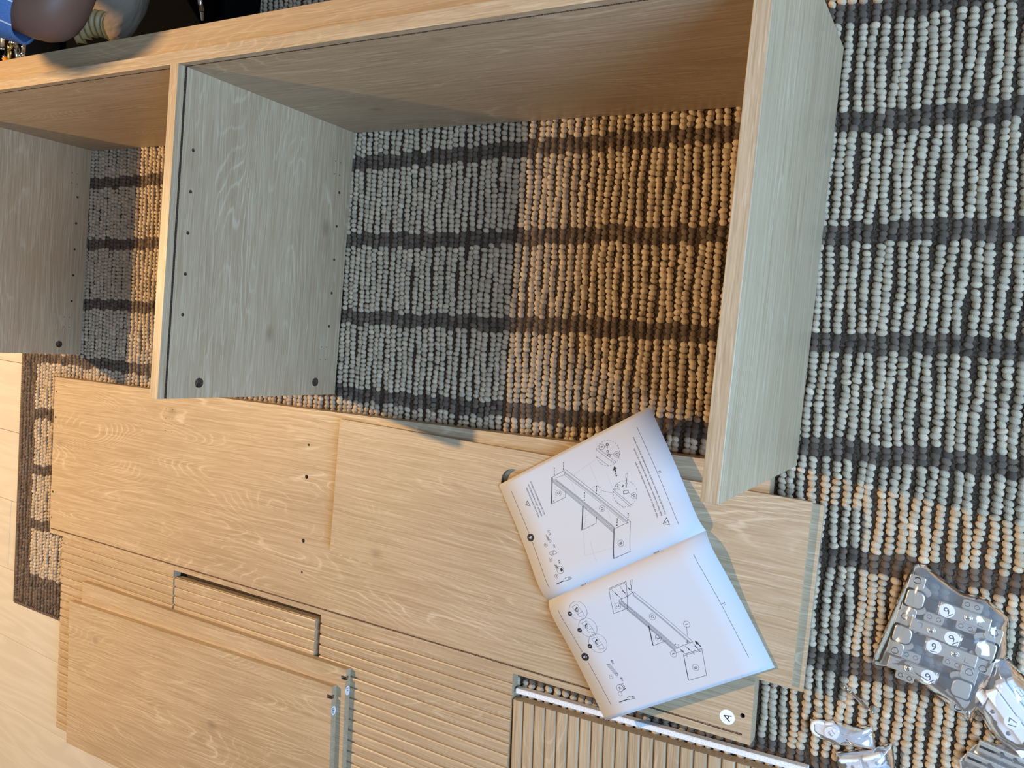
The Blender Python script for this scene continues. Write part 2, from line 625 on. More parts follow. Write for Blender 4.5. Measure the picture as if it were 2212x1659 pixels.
def sticker(parent, c, n, upv, r, s, ry=None, th=0.0002, cap=None, underline=False, hs=1.0):
    """round paper sticker with lettering; c centre on the surface, n normal, upv letter-up direction (parent space)"""
    n, upv = Vector(n).normalized(), Vector(upv).normalized()
    rd = upv.cross(n).normalized()
    ry = ry or r
    c = Vector(c)
    mb = MB()
    N = 28
    ring = [(math.cos(2 * math.pi * i / N) * r, math.sin(2 * math.pi * i / N) * ry) for i in range(N)]
    M = frame(rd, upv, n, c)
    mb.prism(ring, 0, th, M)
    so = mb.build('sticker', STICK, parent)
    vs, fs = text_mesh(s)
    lo, hi = vs.min(0), vs.max(0)
    cap = cap or r * 0.95
    k = cap / (hi[1] - lo[1])
    w = [M @ Vector(((x - (lo[0] + hi[0]) / 2) * k * hs, (y - (lo[1] + hi[1]) / 2) * k, th + 0.00012)) for x, y, z in vs]
    tb = MB().add(w, fs)
    if underline:
        ww, yb = cap * 0.42, -cap * 0.5 - cap * 0.16
        tb.add([M @ Vector(q) for q in ((-ww, yb - cap * 0.05, th + 0.00012), (ww, yb - cap * 0.05, th + 0.00012), (ww, yb + cap * 0.05, th + 0.00012), (-ww, yb + cap * 0.05, th + 0.00012))], [(0, 1, 2, 3)])
    tb.build('lettering', INK, so)
    return so


# ------------------------------------------------------------------ board A
AL, AW, AT = 1.7210, 0.3875, 0.028
ax = (math.cos(A_ANG), math.sin(A_ANG), 0)
ay = (-math.sin(A_ANG), math.cos(A_ANG), 0)
A0 = Vector((-0.8812, -0.9429, 0))


def rectframe(corner, ang, Lx, Wy, z0, z1):
    ex = Vector((math.cos(ang), math.sin(ang), 0))
    ey = Vector((-math.sin(ang), math.cos(ang), 0))
    c = Vector((*corner[:2], 0)) + ex * Lx / 2 + ey * Wy / 2
    return frame(ex, ey, (0, 0, 1), (c.x, c.y, (z0 + z1) / 2))


MA = rectframe(A0, A_ANG, AL, AW, 0, AT)
MAi = MA.inverted()


def aloc(x, y):
    p = MAi @ Vector((x, y, 0))
    return p.x, p.y


ta = empty('top_board', MA.translation - Vector((0, 0, AT / 2)), 0)
tag(ta, 'long oak top board lying on the rug, lettered A near its end', 'board')
hA = []
for x, y, r in [(-0.8848, -0.5909, .002), (-0.8827, -0.6539, .003), (-0.8769, -0.8393, .003), (-0.8769, -0.9034, .002), (-0.0297, -0.5952, .0024),
                (-0.0294, -0.6571, .004), (-0.0253, -0.7812, .004), (-0.0227, -0.8426, .0024), (0.8246, -0.8471, .0034)] + \
               [(a, b, .0011) for a, b in ((-0.4608, -0.5799), (-0.4387, -0.5791), (-0.4604, -0.6003), (-0.4383, -0.5994), (-0.4609, -0.6116), (-0.4386, -0.6117), (-0.4593, -0.6278), (-0.437, -0.6277))]:
    lx, ly = aloc(x, y)
    if lx < -AL / 2 + 0.006:
        lx = -AL / 2 + 0.006
    hA.append((lx, ly, r, 0.012))
bA = board('panel', AL, AW, AT, oak('oak_top_board', ring=34, rings=0.75), None, MA, hA, [(-AL / 2 + 0.005, AL / 2 - 0.012, -AW / 2 + 0.0105, -AW / 2 + 0.0130, 0.0016)])
bA.parent = ta
bA.matrix_parent_inverse = Matrix.Translation(-ta.location)
sx = sticker(ta, Vector((0.8042, -0.8559, AT)) - ta.location, (0, 0, 1), (-1, 0.22, 0), 0.0105, 'A', cap=0.0105)

# ------------------------------------------------------------------ two thinner boards on A
def flat(name, label, corner, ang, Lx, Wy, z0, z1, mat, cat='board', **kw):
    Mx = rectframe(corner, ang, Lx, Wy, z0, z1)
    o = board(name, Lx, Wy, z1 - z0, mat, None, Mx, **kw)
    tag(o, label, cat)
    return o


flat('shelf_board', 'oak panel sandwiched between the lettered long board and the slotted panel', (0.0605, -0.7872), 0.0, 0.8390, 0.2515, AT, 0.0365, oak('oak_shelf_under', ring=30, rings=0.6))
slot = [(0.434 + 0.0215 * math.cos(a), -0.585 + 0.0215 * math.sin(a)) for a in np.linspace(math.pi / 2, 3 * math.pi / 2, 17)] + \
       [(0.50 + 0.0215 * math.cos(a), -0.585 + 0.0215 * math.sin(a)) for a in np.linspace(-math.pi / 2, math.pi / 2, 17)]
tl, tw = 0.8265, 0.2480
tcx, tcy = 0.0590 + tl / 2, -0.7805 + tw / 2
flat('slotted_panel', 'thin oak panel with rounded hand slot under the open booklet', (0.0590, -0.7805), 0.0, tl, tw, 0.0365, 0.0440,
     oak('oak_slotted', ring=32, rings=0.7), cuts=[([(x - tcx, y - tcy) for x, y in slot], -0.012, 0.012)])


# ------------------------------------------------------------------ fluted doors
def fluted(label, corner, ang, Lr, Ws, along='x', group=None, z0=0.0):
    """corner = far left corner; ridges run along local X (or along local Y)"""
    d = empty('fluted_door', (corner[0], corner[1], z0), ang)
    tag(d, label, 'door', group)
    m = oak('oak_fluted', ring=26, rings=0.55)
    if along == 'y':
        # local grain axis must stay X: turn the door by 90 degrees
        d.rotation_euler = (0, 0, ang + math.pi / 2)
    MB().box((0, -Ws, 0), (Lr, 0, 0.0140)).build('door_panel', m, d)
    n = 24
    p = Ws / n
    for i in range(n):
        y = -(i + 0.5) * p
        hb, ht = p * 0.45, p * 0.36
        prof = [(-hb, 0.0140), (-ht - 0.0012, 0.0172), (-ht + 0.0008, 0.0182), (ht - 0.0008, 0.0182), (ht + 0.0012, 0.0172), (hb, 0.0140)]
        vs = [(0, y + a, b) for a, b in prof] + [(Lr, y + a, b) for a, b in prof]
        k = len(prof)
        fs = [tuple(range(k - 1, -1, -1))[::-1], tuple(range(k, 2 * k))[::-1]] + [(j, k + j, k + (j + 1) % k, (j + 1) % k) for j in range(k)]
        me = mesh('ridge', vs, fs)
        bm = bmesh.new()
        bm.from_mesh(me)
        bmesh.ops.recalc_face_normals(bm, faces=bm.faces)
        bm.to_mesh(me)
        bm.free()
        link('ridge', me, d, (m,))
    return d


fa = math.radians(2.4)
G = 'fluted cabinet doors'
fluted('fluted oak door lying half on bare floor, leftmost of the row', (-0.8406, -0.9430), A_ANG, 0.427, 0.487, group=G)
fluted('fluted oak door in the middle of the row under the shelves', (-0.4085, -0.9475), fa, 0.4205, 0.487, group=G)
fluted('fluted oak door at the right end of the row, ridges lengthwise', (0.0255, -0.9137), A_ANG, 0.4275, 0.487, group=G)
# the fourth door is turned: its ridges run away from the row
a4 = math.radians(3.9)
c4 = Vector((0.4560, -0.9454))
ey4 = Vector((-math.sin(a4), math.cos(a4)))
d4 = fluted('fluted oak door turned crosswise with a white foam strip', (c4.x - ey4.x * 0.427, c4.y - ey4.y * 0.427), a4, 0.427, 0.487, 'y', group=G)
# foam strip behind its edge
ex4 = Vector((math.cos(a4), math.sin(a4)))
fs0 = c4 + ey4 * 0.0085
t = NT('white_packing_foam')
tc = t.n('ShaderNodeTexCoord').outputs['Object']
nz = t.noise(tc, 500, 2.0)
t.set(Base_Color=t.ramp(nz, [(0.3, (0.62, 0.62, 0.62)), (0.6, (0.82, 0.82, 0.81))]), Roughness=0.85)
t.bump(nz, 0.3, 0.001)
fo = MB().box((0.002, 0, 0), (0.46, 0.0085, 0.0125)).build('foam_strip', t.m, None, frame((ex4.x, ex4.y, 0), (ey4.x, ey4.y, 0), (0, 0, 1), (fs0.x, fs0.y, 0)))
bevel(fo, 0.001)
tag(fo, 'thin white foam packing strip along the crosswise fluted door', 'foam')


# ------------------------------------------------------------------ F shelves
def fshelf(label, corner, ang, Lx, Wy, z0, z1, notch_d, stick_d, group):
    Mx = rectframe(corner, ang, Lx, Wy, z0, z1)
    root = empty('shelf', (Mx.translation.x, Mx.translation.y, z0), ang)
    tag(root, label, 'shelf', group)
    T = z1 - z0
    yn = Wy / 2 - notch_d
    cut = [(Lx / 2 - 0.011, yn - 0.0035), (Lx / 2 + 0.004, yn - 0.0035), (Lx / 2 + 0.004, yn + 0.0035), (Lx / 2 - 0.011, yn + 0.0035)]
    o = board('panel', Lx, Wy, T, oak('oak_shelf', ring=32, rings=0.7), None, Matrix(), cuts=[(cut, T / 2 - 0.007, T / 2 + 0.004)])
    o.location = (0, 0, T / 2)
    o.parent = root
    sticker(root, (Lx / 2, Wy / 2 - stick_d, T / 2), (1, 0, 0), (0, 1, 0.12), 0.0056, 'F', ry=0.0088, cap=0.0105, hs=0.9)
    return root


F1a, F2a = math.radians(2.35), math.radians(3.45)


def lowcorner(topleft, ang, Wy):
    return (topleft[0] + math.sin(ang) * Wy, topleft[1] - math.cos(ang) * Wy)


fshelf('oak shelf lettered F, under the other F shelf', lowcorner((-0.7272, -1.0299), F1a, 0.36), F1a, 0.838, 0.36, 0.0183, 0.0313, 0.0165, 0.0415, 'F shelves')
fshelf('oak shelf lettered F, on top of the other F shelf', lowcorner((-0.7538, -1.081), F2a, 0.345), F2a, 0.8455, 0.345, 0.0313, 0.0443, 0.0195, 0.0465, 'F shelves')

# ------------------------------------------------------------------ instruction booklet
man = empty('instruction_booklet', (0.63, -0.68, 0.044))
tag(man, 'open assembly instruction booklet showing pages 12 and 13', 'booklet')
S0, S1 = Vector((0.7506, -0.5980)), Vector((0.5201, -0.7553))
O13 = (Vector((0.6510, -0.4380)), Vector((0.4126, -0.5940)))
O12 = (Vector((0.8605, -0.7597)), Vector((0.6321, -0.9097)))
MZ = 0.0470


def pz(s):
    return MZ + 0.0012 + 0.0105 * (s * 7.4) * math.exp(1 - s * 7.4) * (1 if s > 0 else 0)


def page_pt(u, v, lift=0.0):
    s = abs(u - 1)
    o = O13 if u >= 1 else O12
    a = S0 + (S1 - S0) * v
    b = o[0] + (o[1] - o[0]) * v
    p = a + (b - a) * s
    return Vector((p.x - 0.63, p.y + 0.68, pz(s) + lift - 0.044))


for pg, rngu in (('12', (0, 1)), ('13', (1, 2))):
    for layer in range(3):
        vs, fs = [], []
        nu, nv = 40, 6
        us = [rngu[0] + (rngu[1] - rngu[0]) * i / nu for i in range(nu + 1)]
        lift = -0.0007 * layer
        ext = (0.0, 0.010, 0.005)[layer]
        dvv = (0.0, -0.006, 0.004)[layer]
        for side in (0, 1):
            for u in us:
                ue = 1 + (u - 1) * (1 + ext)
                for j in range(nv + 1):
                    p = page_pt(ue, j / nv + dvv, lift - (0.0005 if side else 0))
                    vs.append(p)
        K = (nu + 1) * (nv + 1)
        idx = lambda i, j: i * (nv + 1) + j
        for i in range(nu):
            for j in range(nv):
                fs.append((idx(i, j), idx(i + 1, j), idx(i + 1, j + 1), idx(i, j + 1)))
                fs.append((K + idx(i, j), K + idx(i, j + 1), K + idx(i + 1, j + 1), K + idx(i + 1, j)))
        for j in range(nv):
            fs.append((idx(0, j), idx(0, j + 1), K + idx(0, j + 1), K + idx(0, j)))
            fs.append((idx(nu, j), K + idx(nu, j), K + idx(nu, j + 1), idx(nu, j + 1)))
        for i in range(nu):
            fs.append((idx(i, 0), K + idx(i, 0), K + idx(i + 1, 0), idx(i + 1, 0)))
            fs.append((idx(i, nv), idx(i + 1, nv), K + idx(i + 1, nv), K + idx(i, nv)))
        me = mesh('page', vs, fs, True)
        link('page', me, man, (PAPER,))

PWm, PHm = 0.196, 0.281          # metres per page unit along u and v


class Print:
    def __init__(s):
        s.b = MB()

    def quad(s, pts, lift):
        s.b.add([page_pt(u, v, lift) for u, v in pts], [tuple(range(len(pts)))])

    def line(s, pts, w=0.00045, lift=0.00018, dash=None):
        for (u0, v0), (u1, v1) in zip(pts, pts[1:]):
            dx, dy = (u1 - u0) * PWm, (v1 - v0) * PHm
            Ln = math.hypot(dx, dy)
            if Ln < 1e-6:
                continue
            nx, ny = -dy / Ln * w / 2 / PWm, dx / Ln * w / 2 / PHm
            n = max(1, int(Ln / 0.004))
            segs = [(i / n, (i + 1) / n) for i in range(n)]
            if dash:
                n = max(1, int(Ln / dash))
                segs = [(i / n, (i + 0.55) / n) for i in range(n)]
            for f0, f1 in segs:
                a = (u0 + (u1 - u0) * f0, v0 + (v1 - v0) * f0)
                b = (u0 + (u1 - u0) * f1, v0 + (v1 - v0) * f1)
                s.quad([(a[0] - nx, a[1] - ny), (b[0] - nx, b[1] - ny), (b[0] + nx, b[1] + ny), (a[0] + nx, a[1] + ny)][::1], lift)

    def circle(s, c, r, w=0.00045, dash=False, n=36, lift=0.00018, sq=1.0):
        pts = [(c[0] + r * math.cos(2 * math.pi * i / n) / PWm, c[1] + r * sq * math.sin(2 * math.pi * i / n) / PHm) for i in range(n + 1)]
        if dash:
            for i in range(0, n, 2):
                s.line(pts[i:i + 2], w, lift)
        else:
            s.line(pts, w, lift)

    def disc(s, c, r, lift=0.00018, n=24):
        s.quad([(c[0] + r * math.cos(2 * math.pi * i / n) / PWm, c[1] + r * math.sin(2 * math.pi * i / n) / PHm) for i in range(n)], lift)

    def text(s, st, u, v, h=None, width=None, align='l', lift=0.00018, valign='c'):
        vs, fs = text_mesh(st)
        lo, hi = vs.min(0), vs.max(0)
        k = h / (hi[1] - lo[1]) if h else width / (hi[0] - lo[0])
        kx = width / (hi[0] - lo[0]) if width else k
        ox = {'l': lo[0], 'c': (lo[0] + hi[0]) / 2}[align]
        oy = (lo[1] + hi[1]) / 2
        s.b.add([page_pt(u + (x - ox) * kx / PWm, v + (y - oy) * k / PHm, lift) for x, y, z in vs], fs)


P, Gy, Gh = Print(), Print(), Print()
WPS = []


def white_digit(*a, **k):
    w = Print()
    w.text(*a, **k)
    WPS.append(w)


# ---- page 13
P.line([(1.916, 0.941), (1.545, 0.941)])
P.line([(1.470, 0.942), (1.087, 0.944)])
P.disc((1.508, 0.941), 0.0062)
white_digit('6', 1.508, 0.941, h=0.0060, align='c', lift=0.0003)
P.line([(1.785, 0.869), (1.761, 0.891), (1.738, 0.866), (1.785, 0.869)], 0.0007)
P.line([(1.761, 0.884), (1.762, 0.873)], 0.0008)
for s_, v_, u1 in (('NOTE, DO NOT OVERTIGHTEN SCREWS.', 0.842, 1.886), ('REMARQUE : NE PAS TROP SERRER LES VIS.', 0.822, 1.902), ('NOTA, NO APRIETE DEMASIADO LOS TORNILLOS.', 0.802, 1.918)):
    P.text(s_, 1.625, v_, h=0.0028, width=(u1 - 1.625) * PWm)
for s_, v_, u1 in (('With the help of an assistant, turn assembled parts upright.', 0.187, 1.682), ("Avec l'aide d'un assistant, remettez les pièces assemblées à la verticale.", 0.164, 1.779), ('Con la ayuda de un asistente, coloque las piezas ensambladas en posición vertical.', 0.142, 1.861)):
    P.text(s_, 1.229, v_, h=0.0034, width=(u1 - 1.229) * PWm)
P.line([(1.203, 0.144), (1.172, 0.174), (1.147, 0.143), (1.203, 0.144)], 0.0007)
P.line([(1.173, 0.164), (1.174, 0.151)], 0.0009)
P.line([(1.914, 0.101), (1.117, 0.098)])
P.text('13', 1.530, 0.086, h=0.0036, align='c')


def driver(pr, gy, u0, u1, vt, v1, vend):
    pr.line([(u0, vt), ((u0 + u1) / 2, v1)], 0.0011)
    for d in (-0.012, 0.012):
        pr.line([(u0 + 0.004 + d * 0.6, v1), (u0 + 0.005 + d, (v1 + vend) / 2), (u0 + d * 0.7, vend)], 0.0005)
    pr.line([(u0 - 0.007, vend), (u0 + 0.009, vend)], 0.0005)
    pr.circle((u0 + 0.003, vend + 0.010), 0.0013)


driver(P, Gy, 1.090, 1.093, 0.894, 0.838, 0.792)
P.text('X6', 1.224, 0.822, h=0.0036)
P.text('X6', 1.350, 0.819, h=0.0036)
P.text('X12', 1.456, 0.818, h=0.0036)
for (u, v, s_) in ((1.402, 0.867, '16'), (1.280, 0.870, '15'), (1.147, 0.870, '8')):
    P.circle((u, v), 0.0030, 0.0003)
    P.text(s_, u, v, h=0.0026, align='c')
# screw, plate, knob
for d in (-0.007, 0.007):
    P.line([(1.474, 0.842), (1.462 + d, 0.842 - d * 0.3), (1.425 + d, 0.835 - d * 0.3)], 0.0004)
for i in range(5):
    P.line([(1.458 - i * 0.007, 0.846), (1.452 - i * 0.007, 0.833)], 0.0004)
P.circle((1.416, 0.833), 0.0022, 0.0004)
P.line([(1.337, 0.826), (1.308, 0.818), (1.306, 0.856), (1.335, 0.866), (1.337, 0.826)], 0.0004)
for q in ((1.322, 0.842, .0010), (1.331, 0.834, .0005), (1.314, 0.850, .0005)):
    P.circle(q[:2], q[2], 0.0004, n=12)
P.circle((1.178, 0.834), 0.0058, 0.0004)
for i in range(3):
    P.line([(1.166 + i * 0.008, 0.833), (1.170 + i * 0.008, 0.819)], 0.0014)
for d in (-0.008, 0.008):
    P.line([(1.232 + d * 0.5, 0.853 + d * 0.5), (1.200 + d, 0.843 + d * 0.4)], 0.0004)
for i in range(5):
    P.line([(1.229 - i * 0.006, 0.857), (1.224 - i * 0.006, 0.843)], 0.0005)


def par(pr, a, b, n, d, w=0.00038):
    """n parallel lines from a to b, stepped by d"""
    for i in range(n):
        pr.line([(a[0] + d[0] * i, a[1] + d[1] * i), (b[0] + d[0] * i, b[1] + d[1] * i)], w)


P.line([(1.864, 0.673), (1.871, 0.574), (1.289, 0.339), (1.290, 0.445), (1.864, 0.673)], 0.00042)
par(P, (1.853, 0.676), (1.281, 0.448), 3, (-0.009, 0.002), 0.0004)
par(P, (1.842, 0.654), (1.298, 0.436), 3, (-0.006, 0.001), 0.0003)
par(P, (1.862, 0.586), (1.296, 0.353), 3, (-0.007, 0.0015), 0.0003)
P.line([(1.846, 0.648), (1.836, 0.594), (1.300, 0.372)], 0.0003)
P.line([(1.836, 0.594), (1.860, 0.580)], 0.0003)
P.line([(1.864, 0.673), (1.675, 0.741), (1.674, 0.641), (1.718, 0.626)])
P.line([(1.862, 0.668), (1.680, 0.735)], 0.0010)
P.line([(1.552, 0.567), (1.386, 0.626), (1.386, 0.530), (1.430, 0.513)])
P.line([(1.552, 0.563), (1.390, 0.621)], 0.0010)
P.line([(1.290, 0.445), (1.089, 0.512), (1.087, 0.406), (1.289, 0.339)])
P.line([(1.288, 0.441), (1.092, 0.507)], 0.0008)
for i in range(9):
    P.disc((1.835 - i * 0.018, 0.655 + i * 0.0063), 0.00035, n=6)
    P.disc((1.525 - i * 0.015, 0.553 + i * 0.0055), 0.00035, n=6)
for (u, v) in ((1.690, 0.718), (1.688, 0.648)):
    P.disc((u, v), 0.0007, n=8)
for (u, v, s_) in ((1.729, 0.671, 'C'), (1.469, 0.465, 'D'), (1.172, 0.435, 'B')):
    P.circle((u, v), 0.0046, 0.0003)
    P.text(s_, u, v, h=0.0045, align='c')
bl = [(1.924, 0.633), (1.866, 0.653), (1.927, 0.568), (1.874, 0.587), (1.64, 0.525), (1.579, 0.546), (1.643, 0.445), (1.583, 0.466), (1.349, 0.404), (1.296, 0.422), (1.35, 0.335), (1.297, 0.353)]
for a, b in zip(bl[::2], bl[1::2]):
    P.line([a, b], 0.0007, dash=0.0032)
    for f, r in ((0.0, .0009), (0.28, .0006), (0.5, .0008), (0.85, .0010)):
        P.disc((a[0] + (b[0] - a[0]) * f, a[1] + (b[1] - a[1]) * f), r, n=8)
P.circle((1.836, 0.309), 0.0192, 0.00038, True, 52)
P.circle((1.496, 0.309), 0.0192, 0.00038, True, 52)
P.circle((1.613, 0.454), 0.0075, 0.00035, True, 26)
P.line([(1.597, 0.429), (1.540, 0.372)], 0.0003)
for (u, v, s_) in ((1.901, 0.326, '8'), (1.796, 0.266, '15'), (1.567, 0.335, '16'), (1.454, 0.268, '15')):
    P.circle((u, v), 0.0044, 0.0003)
    P.text(s_, u, v, h=0.0038, align='c')
for a, b in (((1.907, 0.349), (1.742, 0.285)), ((1.901, 0.362), (1.74, 0.297)), ((1.858, 0.379), (1.744, 0.333)), ((1.567, 0.363), (1.39, 0.297)), ((1.555, 0.368), (1.387, 0.309)), ((1.470, 0.372), (1.400, 0.345))):
    P.line([a, b], 0.00038)
P.line([(1.888, 0.312), (1.893, 0.300)], 0.0003)
P.circle((1.898, 0.292), 0.0018, 0.0009, n=12)
P.line([(1.885, 0.295), (1.862, 0.302)], 0.0008, dash=0.0015)
P.circle((1.850, 0.305), 0.0016, 0.0006, n=12)
P.line([(1.820, 0.318), (1.805, 0.306), (1.815, 0.297), (1.830, 0.308), (1.820, 0.318)], 0.0007)
P.line([(1.808, 0.280), (1.818, 0.300)], 0.0003)
P.quad([(1.722, 0.3055), (1.700, 0.295), (1.694, 0.323)][::1], 0.00018)
P.line([(1.700, 0.309), (1.675, 0.312)], 0.0022)
P.line([(1.668, 0.313), (1.660, 0.314)], 0.0022)
P.line([(1.652, 0.315), (1.645, 0.3155)], 0.0022)
for d in (-0.006, 0.006):
    P.line([(1.630, 0.256 + d), (1.598, 0.266 + d)], 0.0004)
P.line([(1.630, 0.250), (1.630, 0.262)], 0.0004)
P.line([(1.598, 0.266), (1.567, 0.279)], 0.0007)
P.circle((1.562, 0.281), 0.0012, 0.0006, n=10)
P.line([(1.553, 0.284), (1.535, 0.291)], 0.0012)
P.line([(1.565, 0.300), (1.548, 0.306)], 0.0011)
P.line([(1.556, 0.318), (1.556, 0.304)], 0.0003)
P.line([(1.520, 0.312), (1.510, 0.286), (1.490, 0.291), (1.500, 0.318), (1.520, 0.312)], 0.0006)
P.line([(1.470, 0.278), (1.500, 0.290)], 0.0003)
P.line([(1.535, 0.303), (1.460, 0.330)], 0.0003, dash=0.002)
# ---- page 12
P.line([(0.902, 0.951), (0.532, 0.940)])
P.line([(0.453, 0.937), (0.090, 0.924)])
P.disc((0.493, 0.938), 0.0062)
white_digit('5', 0.493, 0.938, h=0.0060, align='c', lift=0.0003)
for (c, d, s_) in (((0.838, 0.838), (0.842, 0.892), '3'), ((0.694, 0.834), (0.697, 0.888), '2'), ((0.554, 0.827), (0.555, 0.880), '1')):
    P.circle(c, 0.0148, 0.0003)
    P.disc(d, 0.0036)
    white_digit(s_, d[0], d[1], h=0.0036, align='c', lift=0.0003)
    u, v = c
    P.line([(u + 0.045, v + 0.022), (u + 0.050, v - 0.012), (u - 0.018, v - 0.022), (u - 0.022, v + 0.012), (u + 0.045, v + 0.022)], 0.0003)
    P.line([(u - 0.022, v + 0.012), (u - 0.045, v + 0.010), (u - 0.055, v - 0.022), (u - 0.018, v - 0.022)], 0.0003)
    P.circle((u + 0.012, v), 0.0016, 0.0004, n=12)
    P.line([(u + 0.026, v - 0.004), (u + 0.020, v + 0.010), (u + 0.002, v + 0.011), (u - 0.008, v + 0.002)], 0.0011)
    P.quad([(u + 0.036, v - 0.004), (u + 0.022, v - 0.010), (u + 0.022, v + 0.001)], 0.00018)
P.text('X4', 0.368, 0.800, h=0.0036)
P.text('X8', 0.226, 0.795, h=0.0036)
for i in range(4):
    d = (i - 1.5) * 0.006
    P.line([(0.380 + d * 0.6, 0.829 + d * 1.1), (0.292 + d * 0.6, 0.811 + d * 1.1)], 0.0004)
P.line([(0.374, 0.819), (0.384, 0.839)], 0.0004)
P.circle((0.290, 0.811), 0.0021, 0.0004)
for (u, v, s_) in ((0.287, 0.847, '3'), (0.146, 0.844, '1')):
    P.circle((u, v), 0.0030, 0.0003)
    P.text(s_, u, v, h=0.0026, align='c')
P.circle((0.187, 0.829), 0.0050, 0.0004, sq=1.1)
P.text('M', 0.187, 0.829, h=0.0035, align='c')
P.line([(0.210, 0.826), (0.213, 0.800)], 0.0004)
P.line([(0.163, 0.822), (0.170, 0.798)], 0.0004)
for i in range(4):
    P.line([(0.168 + i * 0.012, 0.812), (0.173 + i * 0.012, 0.797)], 0.0007)
driver(P, Gy, 0.091, 0.092, 0.871, 0.816, 0.772)
P.line([(0.885, 0.095), (0.104, 0.090)])
P.text('12', 0.495, 0.078, h=0.0036, align='c')
P.line([(0.795, 0.586), (0.796, 0.533), (0.809, 0.487), (0.327, 0.324), (0.322, 0.428), (0.795, 0.586)], 0.0004)
par(P, (0.786, 0.590), (0.315, 0.431), 3, (-0.008, 0.002), 0.0005)
par(P, (0.790, 0.575), (0.326, 0.417), 3, (-0.006, 0.0015), 0.0003)
par(P, (0.800, 0.498), (0.330, 0.338), 3, (-0.006, 0.0015), 0.0003)
P.line([(0.901, 0.609), (0.899, 0.499), (0.795, 0.532), (0.714, 0.565), (0.716, 0.653), (0.901, 0.609)])
P.line([(0.893, 0.610), (0.891, 0.502)], 0.0003)
P.line([(0.265, 0.402), (0.261, 0.296), (0.080, 0.338), (0.084, 0.441), (0.265, 0.402)])
P.line([(0.258, 0.404), (0.090, 0.441)], 0.0008)
P.line([(0.256, 0.401), (0.253, 0.300)], 0.0003)
P.line([(0.544, 0.503), (0.395, 0.535), (0.397, 0.453)])
P.line([(0.541, 0.506), (0.398, 0.537)], 0.0008)
for i in range(9):
    P.disc((0.870 - i * 0.017, 0.600 + i * 0.0042), 0.00035, n=6)
    P.disc((0.520 - i * 0.013, 0.500 + i * 0.0030), 0.00035, n=6)
for (u, v, s_) in ((0.757, 0.609, 'C'), (0.590, 0.462, 'D'), (0.434, 0.489, 'E'), (0.153, 0.373, 'B'), (0.454, 0.309, '1'), (0.292, 0.452, '3')):
    P.circle((u, v), 0.0046, 0.0003)
    P.text(s_, u, v, h=0.0044, align='c')
ds = [(0.891, 0.599), (0.795, 0.568), (0.88, 0.542), (0.791, 0.532), (0.882, 0.511), (0.798, 0.492), (0.332, 0.411), (0.245, 0.388), (0.329, 0.377), (0.244, 0.347), (0.324, 0.327), (0.246, 0.312)]
for i, (a, b) in enumerate(zip(ds[::2], ds[1::2])):
    P.line([a, b], 0.0006, dash=0.0024)
    m_ = ((a[0] + b[0]) / 2, (a[1] + b[1]) / 2)
    P.line([(m_[0] + 0.012, m_[1] + 0.004), (m_[0] - 0.012, m_[1] - 0.004)], 0.0013)
    P.disc((b[0], b[1]), 0.0007, n=8)
P.line([(0.439, 0.315), (0.378, 0.336)], 0.0003)
P.line([(0.291, 0.440), (0.290, 0.388)], 0.0003)
P.line([(0.274, 0.295), (0.305, 0.304)], 0.0014)
P.quad([(0.330, 0.311), (0.306, 0.296), (0.300, 0.313)], 0.00018)
for d in (-0.005, 0.005):
    P.line([(0.896, 0.467 + d), (0.862, 0.481 + d)], 0.0004)
P.line([(0.862, 0.481), (0.827, 0.494)], 0.0006)
for (u, v) in ((0.352, 0.418), (0.340, 0.405), (0.345, 0.345), (0.338, 0.352), (0.350, 0.330)):
    P.disc((u, v), 0.0008, n=8)
# faint drawing showing through page 13
for pts in ([(1.86, 0.26), (1.80, 0.57), (1.52, 0.58), (1.20, 0.66), (1.15, 0.42)], [(1.83, 0.43), (1.40, 0.44), (1.12, 0.45)], [(1.70, 0.36), (1.42, 0.37)], [(1.47, 0.58), (1.50, 0.47)], [(1.28, 0.60), (1.12, 0.61)]):
    Gh.line(pts, 0.0004, 0.00014)
for q in ((1.72, 0.52), (1.41, 0.58)):
    Gh.circle(q, 0.005, 0.0004, lift=0.00014)
P.b.build('print', INK, man)
Gh.b.build('print', GHOST, man)
for wp_ in WPS:
    wp_.b.build('print', PAPER, man)
# two staples in the fold
for v in (0.28, 0.75):
    a, b = page_pt(1.002, v - 0.022, 0.0009), page_pt(1.002, v + 0.022, 0.0009)
    MB().cyl(a, b, 0.00035, None, 8).build('staple', CHROME, man)


